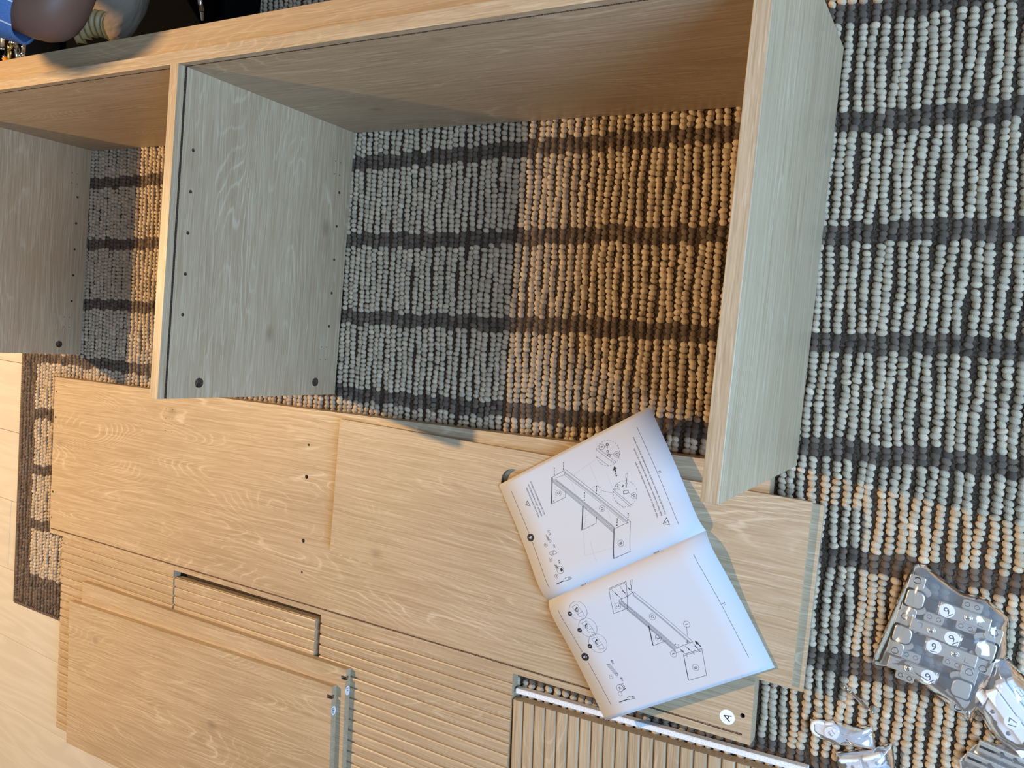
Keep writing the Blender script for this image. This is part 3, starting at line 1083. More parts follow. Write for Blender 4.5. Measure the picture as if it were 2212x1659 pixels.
# ------------------------------------------------------------------ plastic bags
def pillow(name, outline, z0, h, mat, parent, crumple=0.002, freq=55, n=72, rings=14, power=3.0, off=(0, 0, 0), seed=0.0):
    """closed crumpled film bag from its outline (parent space = world minus off)"""
    pts = [Vector(p) for p in outline]
    per = [(pts[(i + 1) % len(pts)] - pts[i]).length for i in range(len(pts))]
    tot = sum(per)
    rs = []
    for k in range(n):
        d = tot * k / n
        i = 0
        while d > per[i]:
            d -= per[i]
            i += 1
        rs.append(pts[i].lerp(pts[(i + 1) % len(pts)], d / per[i]))
    c = sum(rs, Vector((0, 0))) / n
    vs, fs = [], []
    for side in (1, -1):
        for k in range(rings + 1):
            f = 1 - k / rings
            for j, p in enumerate(rs):
                q = c + (p - c) * f
                lift = h * (1 - f ** power) if side > 0 else 0.0
                q3 = Vector((q.x, q.y, 0)) * freq + Vector((seed, seed * 2, 0))
                nzv = noise.noise(q3) + 0.6 * abs(noise.noise(q3 * 2.3)) + 0.35 * noise.noise(q3 * 4.7)
                zz = z0 + (0.0012 if side > 0 else 0) + lift + (crumple * nzv * (0.35 + 0.65 * (1 - f ** 6)) if side > 0 else 0)
                vs.append((q.x - off[0], q.y - off[1], max(zz, z0 + (0.0004 if side > 0 else 0)) - off[2]))
    R_ = (rings + 1) * n
    for s_ in (0, 1):
        for k in range(rings):
            for j in range(n):
                a = s_ * R_ + k * n + j
                b = s_ * R_ + k * n + (j + 1) % n
                q = (a, b, b + n, a + n)
                fs.append(q if s_ == 0 else q[::-1])
    for j in range(n):
        fs.append((j, R_ + j, R_ + (j + 1) % n, (j + 1) % n))
    me = mesh(name, vs, fs, True)
    return link(name, me, parent, (mat,))


# hinges -------------------------------------------------------------
def rounded(pts, r, n=4):
    out = []
    m = len(pts)
    for i in range(m):
        p, a, b = Vector(pts[i]), Vector(pts[i - 1]), Vector(pts[(i + 1) % m])
        d0, d1 = (a - p), (b - p)
        rr = min(r, d0.length * 0.45, d1.length * 0.45)
        p0, p1 = p + d0.normalized() * rr, p + d1.normalized() * rr
        for k in range(n + 1):
            f = k / n
            q = p0 * (1 - f) ** 2 + p * 2 * f * (1 - f) + p1 * f ** 2
            out.append((q.x, q.y))
    return out


def flip_ok(poly):
    a = sum(poly[i][0] * poly[(i + 1) % len(poly)][1] - poly[(i + 1) % len(poly)][0] * poly[i][1] for i in range(len(poly)))
    return poly if a > 0 else poly[::-1]


def make_hinge(label, loc, ang, sang, z):
    h = empty('concealed_hinge', (loc[0], loc[1], z), ang)
    tag(h, label, 'hinge', 'hinges in the plastic bag')
    # cup flange, local x points along the arm
    fl_ = rounded([(-0.0105, -0.0295), (0.0080, -0.0295), (0.0080, -0.0150), (0.0035, -0.0120), (0.0035, 0.0120), (0.0080, 0.0150), (0.0080, 0.0295), (-0.0105, 0.0295)], 0.003)
    bevel(MB().prism(flip_ok(fl_), 0.0095, 0.0118).build('flange', STEEL, h), 0.0006, 2)
    for s in (-1, 1):
        Mh = Matrix.Translation((-0.0010, s * 0.0235, 0.0118))
        MB().lathe([(0.0046, 0.00012), (0.0040, 0.0006), (0.0033, 0.0001), (0.0022, -0.0006), (0.0, -0.0006)], Mh, 18).build('screw_hole', DARKSTEEL, h)
        # side ear
        ear = [(0.0035 + 0.014 * math.sin(a), s * 0.0115 + s * 0.0080 * math.cos(a)) for a in np.linspace(0.0, math.pi, 13)]
        MB().prism(flip_ok(ear), 0.0090, 0.0102).build('ear', STEEL, h)
    cup = rounded([(-0.0085, -0.0105), (0.0085, -0.0105), (0.0125, -0.0060), (0.0125, 0.0060), (0.0085, 0.0105), (-0.0085, 0.0105)], 0.004)
    bevel(MB().prism(flip_ok(cup), 0.0100, 0.0150).build('cup', STEEL, h), 0.0012, 2)
    rim = rounded([(-0.0105, -0.0125), (0.0090, -0.0125), (0.0145, -0.0070), (0.0145, 0.0070), (0.0090, 0.0125), (-0.0105, 0.0125)], 0.005)
    MB().prism(flip_ok(rim), 0.0115, 0.0125).build('cup_rim', DARKSTEEL, h)
    # link arms and hinge arm
    bevel(MB().box((0.0120, -0.0065, 0.0090), (0.0290, 0.0065, 0.0128)).build('link', DARKSTEEL, h), 0.0008)
    MB().cyl((0.0290, -0.0085, 0.0120), (0.0290, 0.0085, 0.0120), 0.0014, None, 10).build('pivot_pin', CHROME, h)
    arm = [(0.0300, -0.0085), (0.0480, -0.0085), (0.0520, -0.0078), (0.0860, -0.0078), (0.0860, 0.0078), (0.0520, 0.0078), (0.0480, 0.0085), (0.0300, 0.0085)]
    bevel(MB().prism(arm, 0.0080, 0.0150).build('arm', STEEL, h), 0.0010, 2)
    Ms = Matrix.Translation((0.0620, 0, 0.0150))
    sc = MB().lathe([(0.0050, 0.0), (0.0048, 0.0007), (0.0038, 0.0008), (0.0034, 0.0002), (0.0030, 0.0009), (0.0, 0.0010)], Ms, 20).build('adjusting_screw', STEEL, h)
    cr = MB()
    for aa in (0.5, 0.5 + math.pi / 2):
        cr.box((-0.0026, -0.0005, 0.0008), (0.0026, 0.0005, 0.00115), Ms @ Matrix.Rotation(aa, 4, 'Z'))
    cr.build('cross_recess', DARKSTEEL, sc)
    MB().box((0.0730, -0.0045, 0.01500), (0.0735, 0.0010, 0.01512)).box((0.0730, -0.0050, 0.01500), (0.0790, -0.0045, 0.01512)).build('slot_mark', DARKSTEEL, h)
    # mounting plate wings
    for s in (-1, 1):
        wing = rounded([(0.0520, s * 0.0070), (0.0740, s * 0.0070), (0.0740, s * 0.0200), (0.0520, s * 0.0200)], 0.0035)
        bevel(MB().prism(flip_ok(wing), 0.0030, 0.0070).build('mounting_plate', STEEL, h), 0.0007)
        for xx in (0.0575, 0.0680):
            MB().lathe([(0.0030, 0.0001), (0.0024, 0.0004), (0.0020, -0.0002), (0.0, -0.0004)], Matrix.Translation((xx, s * 0.0142, 0.0070)), 14).build('screw_hole', DARKSTEEL, h)
    # underlined-nine sticker on the arm
    a = sang - ang
    sticker(h, (0.0385, 0, 0.0150), (0, 0, 1), (math.cos(a), math.sin(a), 0), 0.0086, '9', cap=0.0092, underline=True)
    return h


hg = [('nickel hinge with flange at the bag top left corner', (1.0136, -0.6360), -8, 128, 0.003),
      ('nickel hinge with flange by the bag right edge, upper one', (1.0990, -0.6790), 172, 128, 0.004),
      ('nickel hinge with flange at the bag left edge, lower one', (1.0045, -0.6840), -8, 92, 0.004),
      ('nickel hinge with flange at the bag bottom corner beside the white pieces', (1.0790, -0.7340), 172, 130, 0.003)]
for lb, lc, an, sg, zz in hg:
    make_hinge(lb, lc, math.radians(an), math.radians(sg), zz)
out1 = [(1.0099, -0.5957), (1.0201, -0.5934), (1.0664, -0.6195), (1.091, -0.6191), (1.1171, -0.6382), (1.1215, -0.6833), (1.1130, -0.709), (1.1020, -0.7472), (1.0923, -0.778), (1.0778, -0.7693), (1.0398, -0.7487), (1.0065, -0.7367), (0.9741, -0.7383), (0.9775, -0.7187), (0.9905, -0.6651), (1.0029, -0.6139)]
bag1 = pillow('plastic_bag', out1, 0.0005, 0.0215, FILM, None, 0.0026, 48, 90, 18, 5.0)
tag(bag1, 'clear plastic bag holding four metal hinges on the rug', 'bag')


# white brackets in the second bag
def place(o_pts, z):
    return [(x, y) for x, y in o_pts]


ang17 = math.atan2(-0.7625 + 0.7017, 1.1628 - 1.1086)
e17 = empty('plastic_fitting', (1.1030, -0.7190, 0.002), ang17)
tag(e17, 'white plastic drawer fittings packed together, numbered 17', 'fitting')
for i, (y0, y1, zt) in enumerate(((-0.0200, -0.0085, 0.014), (-0.0075, 0.0060, 0.022), (0.0068, 0.0185, 0.020), (0.0192, 0.0290, 0.013))):
    bevel(MB().box((0.004 + 0.003 * (i % 2), y0, 0), (0.088 - 0.004 * (i % 2), y1, zt)).build('bar', WHITEPL, e17), 0.0014, 2)
for (x, y, zt) in ((0.030, -0.0145, 0.0142), (0.058, -0.0145, 0.0142), (0.072, -0.004, 0.0222)):
    MB().lathe([(0.0026, 0.0), (0.0022, 0.0003), (0.0, 0.0003)], Matrix.Translation((x, y, zt)), 12).build('hole', DARKSTEEL, e17)
MB().box((0.016, 0.0215, 0.0130), (0.034, 0.0275, 0.0140)).build('raised_label', STICK, e17)
lm = MB()
for q in ((0.019, 0.0228, 0.028, 0.0234), (0.019, 0.0262, 0.028, 0.0268), (0.0275, 0.0228, 0.0281, 0.0268), (0.0305, 0.0244, 0.0310, 0.0260)):
    lm.box((q[0], q[1], 0.0140), (q[2], q[3], 0.01415))
lm.build('moulded_mark', GREYINK, e17)
sticker(e17, (0.0460, -0.0010, 0.0220), (0, 0, 1), (math.cos(math.radians(178) - ang17), math.sin(math.radians(178) - ang17), 0), 0.0088, '17', cap=0.0085)
out2 = [(1.0965, -0.7360), (1.1060, -0.6860), (1.1210, -0.6850), (1.1640, -0.7260), (1.1880, -0.7640), (1.1850, -0.7950), (1.1420, -0.7990), (1.1160, -0.7880), (1.0935, -0.7530)]
bag2 = pillow('plastic_bag', out2, 0.0006, 0.0255, film('milky_plastic_film', 0.16, (0.85, 0.90, 0.97)), None, 0.0022, 60, 80, 16, 4.0, seed=3.1)
tag(bag2, 'clear plastic bag with white fittings partly outside the picture', 'bag')

# small bag with round pads
for lb, x, y in (('white round plastic pad nearest the bag end, beside the numbered one', 0.9212, -0.8415), ('white round plastic pad carrying the round number sticker', 0.9355, -0.8395)):
    pd = empty('round_pad', (x, y, 0.002))
    tag(pd, lb, 'pad', 'round pads in the small bag')
    MB().lathe([(0.0, 0.0), (0.0112, 0.0), (0.0116, 0.0015), (0.0112, 0.0052), (0.0092, 0.0062), (0.0060, 0.0050), (0.0, 0.0048)], Matrix(), 26).build('disc', WHITEPL, pd)
    if x > 0.93:
        sticker(pd, (0.002, -0.001, 0.0088), (0, 0, 1), (0.75, -0.66, 0), 0.0086, '13', cap=0.0066)
        MB().cyl((0.002, -0.001, 0.004), (0.002, -0.001, 0.0088), 0.0080, None, 20).build('stud', WHITEPL, pd)
out3 = [(0.9080, -0.8340), (0.9384, -0.8263), (0.9615, -0.8267), (0.9850, -0.8181), (0.9918, -0.8471), (0.9416, -0.8590), (0.9247, -0.8568), (0.9090, -0.8483)]
bag3 = pillow('plastic_bag', out3, 0.0005, 0.0125, FILMH, None, 0.0024, 75, 70, 14, 3.0, seed=7.7)
tag(bag3, 'small clear plastic bag of round pads near the picture bottom', 'bag')

# bag with white brackets at the bottom edge
for i, (lb, x, y, a) in enumerate((('small white bracket at the left of the bottom bag', 0.9660, -0.8745, 0.35), ('small white bracket at the right of the bottom bag', 0.9930, -0.8600, 0.6))):
    b = empty('plastic_bracket', (x, y, 0.002), a)
    tag(b, lb, 'bracket', 'white brackets in the bottom bag')
    bevel(MB().box((-0.012, -0.010, 0), (0.012, 0.010, 0.004)).build('foot', WHITEPL, b), 0.001)
    bevel(MB().box((-0.012, 0.004, 0.003), (0.012, 0.010, 0.014)).build('upright', WHITEPL, b), 0.001)
    MB().lathe([(0.0024, 0.0), (0.0020, 0.0003), (0, 0.0003)], Matrix.Translation((0, -0.004, 0.0041)), 12).build('hole', DARKSTEEL, b)
out4 = [(0.9438, -0.868), (0.9862, -0.8486), (1.0100, -0.8312), (1.0182, -0.8732), (1.0100, -0.9050), (0.9700, -0.9100), (0.9483, -0.8858)]
bag4 = pillow('plastic_bag', out4, 0.0005, 0.0185, film('hazy_plastic_film_white', 0.34, (0.86, 0.88, 0.92)), None, 0.0028, 70, 70, 14, 3.0, seed=12.0)
tag(bag4, 'plastic bag of white brackets cut by the bottom edge', 'bag')

# bag of drawer runners, bottom right corner
for i, (lb, x, y, a) in enumerate((('steel runner strip nearest the white fittings', 1.1160, -0.8020, -0.16), ('steel runner strip lying further down in the corner bag', 1.1050, -0.8190, -0.16))):
    rr = empty('runner_strip', (x, y, 0.003 + 0.002 * i), a)
    tag(rr, lb, 'runner', 'steel runner strips')
    bevel(MB().box((-0.014, -0.0070, 0), (0.110, 0.0070, 0.006)).build('strip', STEEL, rr), 0.0012, 2)
    MB().box((-0.012, -0.0015, 0.0061), (0.108, 0.0015, 0.0064)).build('channel', DARKSTEEL, rr)
    for xx in (0.012, 0.026, 0.052):
        MB().lathe([(0.0036, 0.0), (0.0030, 0.0005), (0.0026, -0.0001), (0, -0.0002)], Matrix.Translation((xx, 0.001, 0.0064)), 16).build('screw_hole', DARKSTEEL, rr)
out5 = [(1.0850, -0.8276), (1.1000, -0.8020), (1.1244, -0.7925), (1.1900, -0.7990), (1.2200, -0.8250), (1.2000, -0.8700), (1.1200, -0.8650), (1.0900, -0.8500)]
bag5 = pillow('plastic_bag', out5, 0.0005, 0.0150, FILM, None, 0.0030, 62, 70, 14, 3.0, seed=21.0)
tag(bag5, 'clear plastic bag of steel strips in the bottom right corner', 'bag')

# double ended screwdriver bit
bt = empty('screwdriver_bit', (0.9447, -0.7753, 0.0035), math.atan2(-0.0255, 0.0401))
tag(bt, 'small double ended steel screwdriver bit lying on the rug', 'tool')
MB().cyl((0.010, 0, 0), (0.040, 0, 0.0005), 0.0022, None, 6, False).build('hex_body', CHROME, bt)
MB().cyl((0, 0, 0), (0.010, 0, 0), 0.0016, 0.0019, 8).cyl((0.010, 0, 0), (0.0112, 0, 0), 0.0019, 0.0024, 8).build('tip', CHROME, bt)
MB().cyl((0.0388, 0, 0.0005), (0.040, 0, 0.0005), 0.0024, 0.0019, 8).cyl((0.040, 0, 0.0005), (0.0475, 0, 0.0006), 0.0019, 0.0013, 8).build('tip', CHROME, bt)


# ------------------------------------------------------------------ toolbox behind the cabinet
tb = empty('tool_case', (-0.72, 0.40, 0))
tag(tb, 'open black tool case standing behind the oak cabinet', 'tool case')
mb = MB()
x0, x1, y0, y1 = -0.55, 0.44, -0.285, 0.085
mb.box((x0, y0, 0), (x1, y1, 0.012))
bevel(mb.build('case_floor', BLACKPL, tb), 0.002)
for nm, lo, hi in (('case_wall', (x0, y0, 0.012), (x1, y0 + 0.012, 0.085)), ('case_wall', (x0, y1 - 0.012, 0.012), (x1, y1, 0.085)), ('case_wall', (x0, y0 + 0.012, 0.012), (x0 + 0.012, y1 - 0.012, 0.085)), ('case_wall', (x1 - 0.012, y0 + 0.012, 0.012), (x1, y1 - 0.012, 0.085))):
    bevel(MB().box(lo, hi).build(nm, BLACKPL, tb), 0.002)
# bit rail and tools at the left end
rl = empty('bit_rail', (-0.988, 0.225, 0.012))
tag(rl, 'dark bit rail with three round studs inside the tool case', 'tool holder')
bevel(MB().box((-0.016, -0.045, 0), (0.004, 0.045, 0.078)).build('rail', simple('graphite_plastic', (0.05, 0.045, 0.04), 0.4), rl), 0.001)
bevel(MB().box((0.005, -0.045, 0), (0.0075, 0.045, 0.080)).build('lip', simple('grey_metal_lip', (0.45, 0.42, 0.38), 0.35, 1.0), rl), 0.0005)
for y in (-0.012, 0.004, 0.019):
    MB().lathe([(0.0056, 0.0), (0.0052, 0.0022), (0.0036, 0.0024), (0.0030, 0.0010), (0, 0.0010)], Matrix.Translation((-0.0075, y, 0.078)), 16).build('stud', CHROME, rl)


def tool(name, label, parts, cat='tool'):
    e = empty(name, parts[0][2])
    tag(e, label, cat, 'tools in the black case')
    for nm, m, p, q, r0, r1, n in parts:
        MB().cyl(Vector(p) - e.location, Vector(q) - e.location, r0, r1, n, n > 8).build(nm, m, e)
    return e


tool('socket', 'shiny steel socket beside the bit rail', [('barrel', CHROME, (-1.052, 0.236, 0.085), (-1.018, 0.252, 0.092), 0.0125, 0.0115, 20), ('drive_end', CHROME, (-1.018, 0.252, 0.092), (-1.010, 0.256, 0.094), 0.0085, 0.0085, 16)])
tool('nut_driver', 'grey steel bit standing against the bit rail', [('shaft', CHROME, (-1.012, 0.195, 0.086), (-1.016, 0.236, 0.094), 0.0085, 0.0075, 12), ('collar', CHROME, (-1.016, 0.236, 0.094), (-1.017, 0.242, 0.095), 0.0100, 0.0100, 14)])
tool('brass_bit', 'brass coloured bit leaning at the case edge', [('shaft', BRASS, (-1.072, 0.190, 0.080), (-1.040, 0.228, 0.096), 0.0060, 0.0062, 12), ('tip', BRASS, (-1.040, 0.228, 0.096), (-1.033, 0.236, 0.099), 0.0082, 0.0075, 12)])
tool('amber_bit', 'short orange handled bit at the far left', [('handle', simple('amber_plastic', (0.75, 0.30, 0.03), 0.3), (-1.075, 0.196, 0.080), (-1.078, 0.214, 0.088), 0.0085, 0.0085, 12), ('cap', CHROME, (-1.078, 0.214, 0.088), (-1.079, 0.219, 0.090), 0.0060, 0.0060, 12)])
tool('steel_rod', 'pale steel rod below the blue sleeve', [('rod', simple('pale_steel', (0.8, 0.78, 0.72), 0.3, 1.0), (-1.092, 0.240, 0.086), (-1.086, 0.285, 0.092), 0.0075, 0.0070, 12), ('end', CHROME, (-1.092, 0.240, 0.086), (-1.093, 0.236, 0.085), 0.0090, 0.0090, 12)])
tool('hex_screwdriver', 'chrome screwdriver tip poking over the black case', [('shaft', CHROME, (-0.206, 0.215, 0.205), (-0.199, 0.170, 0.198), 0.0042, 0.0040, 12), ('tip', CHROME, (-0.199, 0.170, 0.198), (-0.202, 0.157, 0.194), 0.0038, 0.0020, 8), ('collar', BLACKPL, (-0.206, 0.215, 0.205), (-0.207, 0.223, 0.207), 0.0095, 0.0095, 16), ('handle', BLACKPL, (-0.207, 0.223, 0.207), (-0.215, 0.300, 0.100), 0.0120, 0.0140, 16)])


# ------------------------------------------------------------------ person
def skin_chain(name, joints, edges, root, sub=2):
    """joints: name -> (co, radius or (rx, ry))"""
    names = list(joints)
    me = bpy.data.meshes.new(name)
    me.from_pydata([joints[k][0] for k in names], [(names.index(a), names.index(b)) for a, b in edges], [])
    o = bpy.data.objects.new(name, me)
    COL.objects.link(o)
    sk = o.modifiers.new('skin', 'SKIN')
    sk.use_smooth_shade = True
    for i, k in enumerate(names):
        r = joints[k][1]
        sv = me.skin_vertices[0].data[i]
        sv.radius = (r, r) if not isinstance(r, tuple) else r
        sv.use_root = (k == root)
    sb = o.modifiers.new('sub', 'SUBSURF')
    sb.levels = sb.render_levels = sub
    m2 = evaluated_mesh(o)
    m2.name = name
    o.modifiers.clear()
    o.data = m2
    m2.polygons.foreach_set('use_smooth', [True] * len(m2.polygons))
    return o


t = NT('skin')
tc = t.n('ShaderNodeTexCoord').outputs['Object']
nz = t.noise(tc, 22, 4.0, 0.6)
nf = t.noise(tc, 600, 2.0, 0.6)
t.set(Base_Color=t.mix(nz, (0.165, 0.080, 0.050), (0.215, 0.110, 0.072)), Roughness=0.5, Specular_IOR_Level=0.35)
t.bump(nf, 0.15, 0.0005)
SKIN = t.m
t = NT('blue_striped_shirt')
tc = t.n('ShaderNodeTexCoord').outputs['Object']
pr = t.scaled(tc, (1, 1, 1))
sep = t.n('ShaderNodeSeparateXYZ', ins={0: pr}).outputs
dirn = t.math('ADD', t.math('MULTIPLY', sep[0], 0.45), t.math('MULTIPLY', sep[1], 1.0))
pp = t.math('PINGPONG', t.math('MULTIPLY', dirn, 1.0), 0.019)
st_ = t.ramp(t.math('MULTIPLY', pp, 50.0), [(0.045, (1,)), (0.075, (0,))])
weave = t.noise(t.scaled(tc, (300, 900, 300)), 1.0, 2.0)
t.set(Base_Color=t.mix(st_, t.mix(weave, (0.060, 0.125, 0.30), (0.15, 0.26, 0.52)), (0.74, 0.72, 0.70)), Roughness=0.9, Specular_IOR_Level=0.1)
t.bump(weave, 0.3, 0.001)
SHIRT = t.m
t = NT('beige_trousers')
tc = t.n('ShaderNodeTexCoord').outputs['Object']
weave = t.noise(tc, 500, 2.0)
fold = t.noise(t.scaled(tc, (9, 9, 22)), 1.0, 3.0)
t.set(Base_Color=t.mix(weave, (0.22, 0.165, 0.115), (0.28, 0.215, 0.155)), Roughness=0.9, Specular_IOR_Level=0.1)
t.bump(fold, 0.7, 0.02)
TROU = t.m

J = {
    'pelvis': ((-0.82, 0.62, 0.22), 0.11), 'belly': ((-0.80, 0.54, 0.40), 0.12), 'chest': ((-0.79, 0.33, 0.62), 0.145), 'neck': ((-0.75, 0.18, 0.770), 0.075),
    'chin': ((-0.73, 0.11, 0.825), 0.092), 'head': ((-0.70, 0.04, 0.895), 0.118), 'crown': ((-0.685, -0.01, 0.955), 0.100),
    'rsh': ((-0.57, 0.185, 0.640), 0.050), 'rup': ((-0.43, 0.137, 0.521), 0.038), 'rlow': ((-0.345, 0.107, 0.449), 0.040), 'rel': ((-0.294, 0.087, 0.405), 0.063), 'rfa': ((-0.268, 0.150, 0.398), 0.052), 'rwr': ((-0.235, 0.31, 0.360), 0.032), 'rpalm': ((-0.230, 0.365, 0.345), 0.036),
    'lsh': ((-0.94, 0.33, 0.655), 0.062), 'lel': ((-1.13, 0.46, 0.42), 0.046), 'lwr': ((-1.22, 0.36, 0.24), 0.030), 'lpalm': ((-1.23, 0.33, 0.19), 0.034),
    'rhip': ((-0.70, 0.58, 0.20), 0.095), 'rkn': ((-0.405, 0.185, 0.205), 0.070), 'ran': ((-0.67, 0.62, 0.060), 0.042), 'rtoe': ((-0.66, 0.72, 0.040), 0.036),
    'lhip': ((-0.95, 0.62, 0.20), 0.095), 'lkn': ((-1.28, 0.36, 0.17), 0.066), 'lan': ((-1.10, 0.72, 0.06), 0.042), 'ltoe': ((-1.02, 0.82, 0.04), 0.036),
}
Eg = [('pelvis', 'belly'), ('belly', 'chest'), ('chest', 'neck'), ('neck', 'chin'), ('chin', 'head'), ('head', 'crown'), ('chest', 'rsh'), ('rsh', 'rup'), ('rup', 'rlow'), ('rlow', 'rel'), ('rel', 'rfa'), ('rfa', 'rwr'), ('rwr', 'rpalm'),
      ('chest', 'lsh'), ('lsh', 'lel'), ('lel', 'lwr'), ('lwr', 'lpalm'), ('pelvis', 'rhip'), ('rhip', 'rkn'), ('rkn', 'ran'), ('ran', 'rtoe'), ('pelvis', 'lhip'), ('lhip', 'lkn'), ('lkn', 'lan'), ('lan', 'ltoe')]
for side, palm, d0 in (('r', (-0.230, 0.365, 0.345), Vector((0.005, 0.055, -0.018))), ('l', (-1.23, 0.33, 0.19), Vector((-0.01, -0.035, -0.055)))):
    pv = Vector(palm)
    d0 = d0.normalized()
    acr = Vector((1, 0.1, 0.1))
    acr = (acr - d0 * acr.dot(d0)).normalized()
    for i, ln in enumerate((0.070, 0.080, 0.074, 0.058)):
        b = pv + acr * (i - 1.5) * 0.019 + d0 * 0.030
        m_ = b + d0 * ln * 0.55 + Vector((0, 0, 0.006))
        e_ = b + d0 * ln + Vector((0, 0, -0.012))
        for nm, q, r in (('a', b, 0.0100), ('b', m_, 0.0090), ('c', e_, 0.0075)):
            J[f'{side}f{i}{nm}'] = (tuple(q), r)
        Eg += [(f'{side}palm', f'{side}f{i}a'), (f'{side}f{i}a', f'{side}f{i}b'), (f'{side}f{i}b', f'{side}f{i}c')]
    b = pv - acr * 0.034
    e_ = b - acr * 0.014 + d0 * 0.04
    J[f'{side}ta'], J[f'{side}tb'] = (tuple(b), 0.011), (tuple(e_), 0.009)
    Eg += [(f'{side}palm', f'{side}ta'), (f'{side}ta', f'{side}tb')]
body = skin_chain('person', J, Eg, 'pelvis', 2)
body.data.materials.append(SKIN)
tag(body, 'person in a blue striped shirt and beige trousers kneeling behind the cabinet', 'person')
SJ = {'waist': ((-0.815, 0.60, 0.27), 0.135), 'belly': ((-0.80, 0.54, 0.40), 0.165), 'chest': ((-0.79, 0.33, 0.61), 0.172), 'collar': ((-0.765, 0.22, 0.70), 0.085),
      'rsh': ((-0.57, 0.185, 0.640), 0.078), 'rup': ((-0.46, 0.147, 0.546), 0.070),
      'lsh': ((-0.94, 0.33, 0.655), 0.078), 'lhem': ((-1.11, 0.45, 0.45), 0.062)}
shirt = skin_chain('shirt', SJ, [('waist', 'belly'), ('belly', 'chest'), ('chest', 'collar'), ('chest', 'rsh'), ('rsh', 'rup'), ('chest', 'lsh'), ('lsh', 'lhem')], 'chest', 2)
shirt.data.materials.append(SHIRT)
shirt.parent = body
# right sleeve: an open tube with a clean hem just above the elbow
el_, sh_ = Vector((-0.294, 0.089, 0.405)), Vector((-0.57, 0.185, 0.640))
axv = (sh_ - el_).normalized()
s1_ = axv.orthogonal().normalized()
s2_ = axv.cross(s1_)
vs, fs = [], []
prof = [(0.036, 0.050), (0.034, 0.0535), (0.038, 0.0550), (0.10, 0.060), (0.18, 0.068), (0.30, 0.076), (0.40, 0.060)]
N_ = 40
for d_, r_ in prof:
    for i in range(N_):
        a_ = 2 * math.pi * i / N_
        rr_ = r_ * (1 + 0.03 * math.sin(3 * a_ + d_ * 40) + 0.02 * math.sin(7 * a_ - d_ * 60))
        vs.append(el_ + axv * d_ + (s1_ * math.cos(a_) + s2_ * math.sin(a_)) * rr_)
for k_ in range(len(prof) - 1):
    for i in range(N_):
        fs.append((k_ * N_ + i, k_ * N_ + (i + 1) % N_, (k_ + 1) * N_ + (i + 1) % N_, (k_ + 1) * N_ + i))
link('sleeve', mesh('sleeve', vs, fs, True), shirt, (SHIRT,))
TJ = {'waist': ((-0.815, 0.60, 0.28), 0.130), 'seat': ((-0.82, 0.63, 0.20), 0.135), 'rhip': ((-0.70, 0.58, 0.195), 0.112), 'rmid': ((-0.56, 0.38, 0.200), 0.110), 'rkn': ((-0.405, 0.185, 0.205), 0.100), 'rcalf': ((-0.56, 0.40, 0.160), 0.070), 'ran': ((-0.66, 0.58, 0.085), 0.056),
      'lhip': ((-0.95, 0.62, 0.195), 0.112), 'lkn': ((-1.28, 0.36, 0.17), 0.084), 'lan': ((-1.12, 0.68, 0.08), 0.056)}
tro = skin_chain('trousers', TJ, [('waist', 'seat'), ('seat', 'rhip'), ('rhip', 'rmid'), ('rmid', 'rkn'), ('rkn', 'rcalf'), ('rcalf', 'ran'), ('seat', 'lhip'), ('lhip', 'lkn'), ('lkn', 'lan')], 'seat', 2)
tro.data.materials.append(TROU)
tro.parent = body
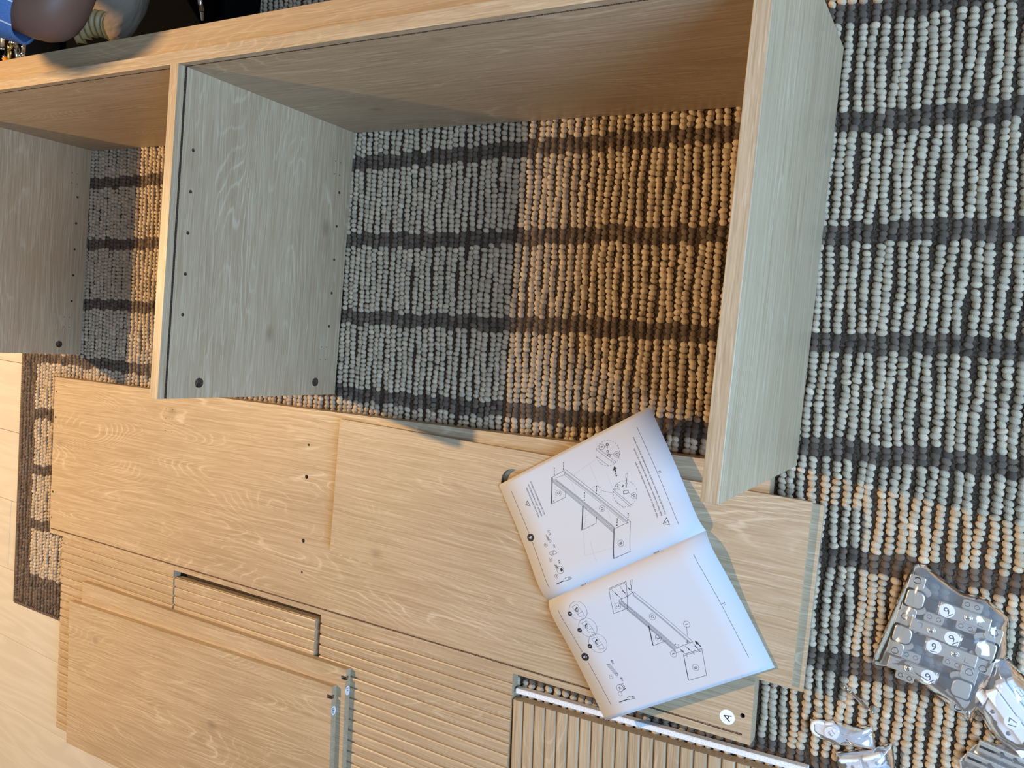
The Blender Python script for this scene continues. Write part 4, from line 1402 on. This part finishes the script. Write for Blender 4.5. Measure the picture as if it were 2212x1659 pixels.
# head details, all beyond the picture edge
HC = Vector((-0.70, 0.04, 0.905))
HAIR = simple('dark_hair', (0.02, 0.015, 0.012), 0.6)
hb = MB()
hb.lathe([(0.001, 0.100), (0.050, 0.092), (0.080, 0.066), (0.096, 0.025), (0.098, -0.015), (0.088, -0.045)], Matrix.Translation((-0.693, 0.025, 0.925)) @ Matrix.Rotation(0.35, 4, 'X'), 24)
hb.build('hair', HAIR, body)
fd = Vector((0.25, -0.80, -0.55)).normalized()
sd = fd.cross(Vector((0, 0, 1))).normalized()
uv_ = sd.cross(fd)
for nm, off, r, m_ in (('eye', fd * 0.088 + sd * 0.032 + uv_ * 0.010, 0.012, simple('eye_white', (0.8, 0.8, 0.8), 0.2)), ('eye', fd * 0.088 - sd * 0.032 + uv_ * 0.010, 0.012, None), ('nose', fd * 0.094 - uv_ * 0.012, 0.016, SKIN), ('mouth', fd * 0.086 - uv_ * 0.045, 0.016, simple('lips', (0.32, 0.12, 0.10), 0.4)), ('ear', sd * 0.090, 0.024, SKIN), ('ear', -sd * 0.090, 0.024, SKIN)):
    p = HC + off
    S = Matrix.Translation(p)
    if nm == 'mouth':
        S = S @ frame(sd, uv_, fd, (0, 0, 0)) @ Matrix.Diagonal((1.5, 0.35, 0.5, 1))
    if nm == 'ear':
        S = S @ frame(sd, uv_, fd, (0, 0, 0)) @ Matrix.Diagonal((0.35, 1.2, 0.8, 1))
    MB().lathe([(r * math.sin(math.pi * k / 10) + 1e-5, -r * math.cos(math.pi * k / 10)) for k in range(11)], S, 16).build(nm, m_ or bpy.data.materials['eye_white'], body)

# bunched translucent beige cloth between the elbow and the cabinet
cl = MB()
vs, fs = [], []
nu, nv = 60, 10
for i in range(nu + 1):
    f = i / nu
    for j in range(nv + 1):
        g = j / nv
        x = -0.370 + 0.088 * f + 0.012 * g
        y = 0.128 - 0.040 * (1 - g) + 0.010 * math.sin(math.pi * f)
        z = 0.345 - 0.030 * (1 - g) ** 1.5 + 0.0065 * math.sin(f * 2 * math.pi * 5.3 + 0.6 * g) * (0.5 + 0.5 * (1 - g)) - 0.02 * g * g
        vs.append((x, y, z))
K = len(vs)
vs += [(x, y, z - 0.0012) for x, y, z in vs]
ix = lambda i, j: i * (nv + 1) + j
for i in range(nu):
    for j in range(nv):
        fs.append((ix(i, j), ix(i + 1, j), ix(i + 1, j + 1), ix(i, j + 1)))
        fs.append((K + ix(i, j), K + ix(i, j + 1), K + ix(i + 1, j + 1), K + ix(i + 1, j)))
for i in range(nu):
    fs.append((ix(i, 0), K + ix(i, 0), K + ix(i + 1, 0), ix(i + 1, 0)))
    fs.append((ix(i, nv), ix(i + 1, nv), K + ix(i + 1, nv), K + ix(i, nv)))
for j in range(nv):
    fs.append((ix(0, j), ix(0, j + 1), K + ix(0, j + 1), K + ix(0, j)))
    fs.append((ix(nu, j), K + ix(nu, j), K + ix(nu, j + 1), ix(nu, j + 1)))
hemo = link('trouser_fold', mesh('trouser_fold', vs, fs, True), body, (simple('pleated_khaki_cloth', (0.36, 0.215, 0.075), 0.45),))

bpy.context.view_layer.update()
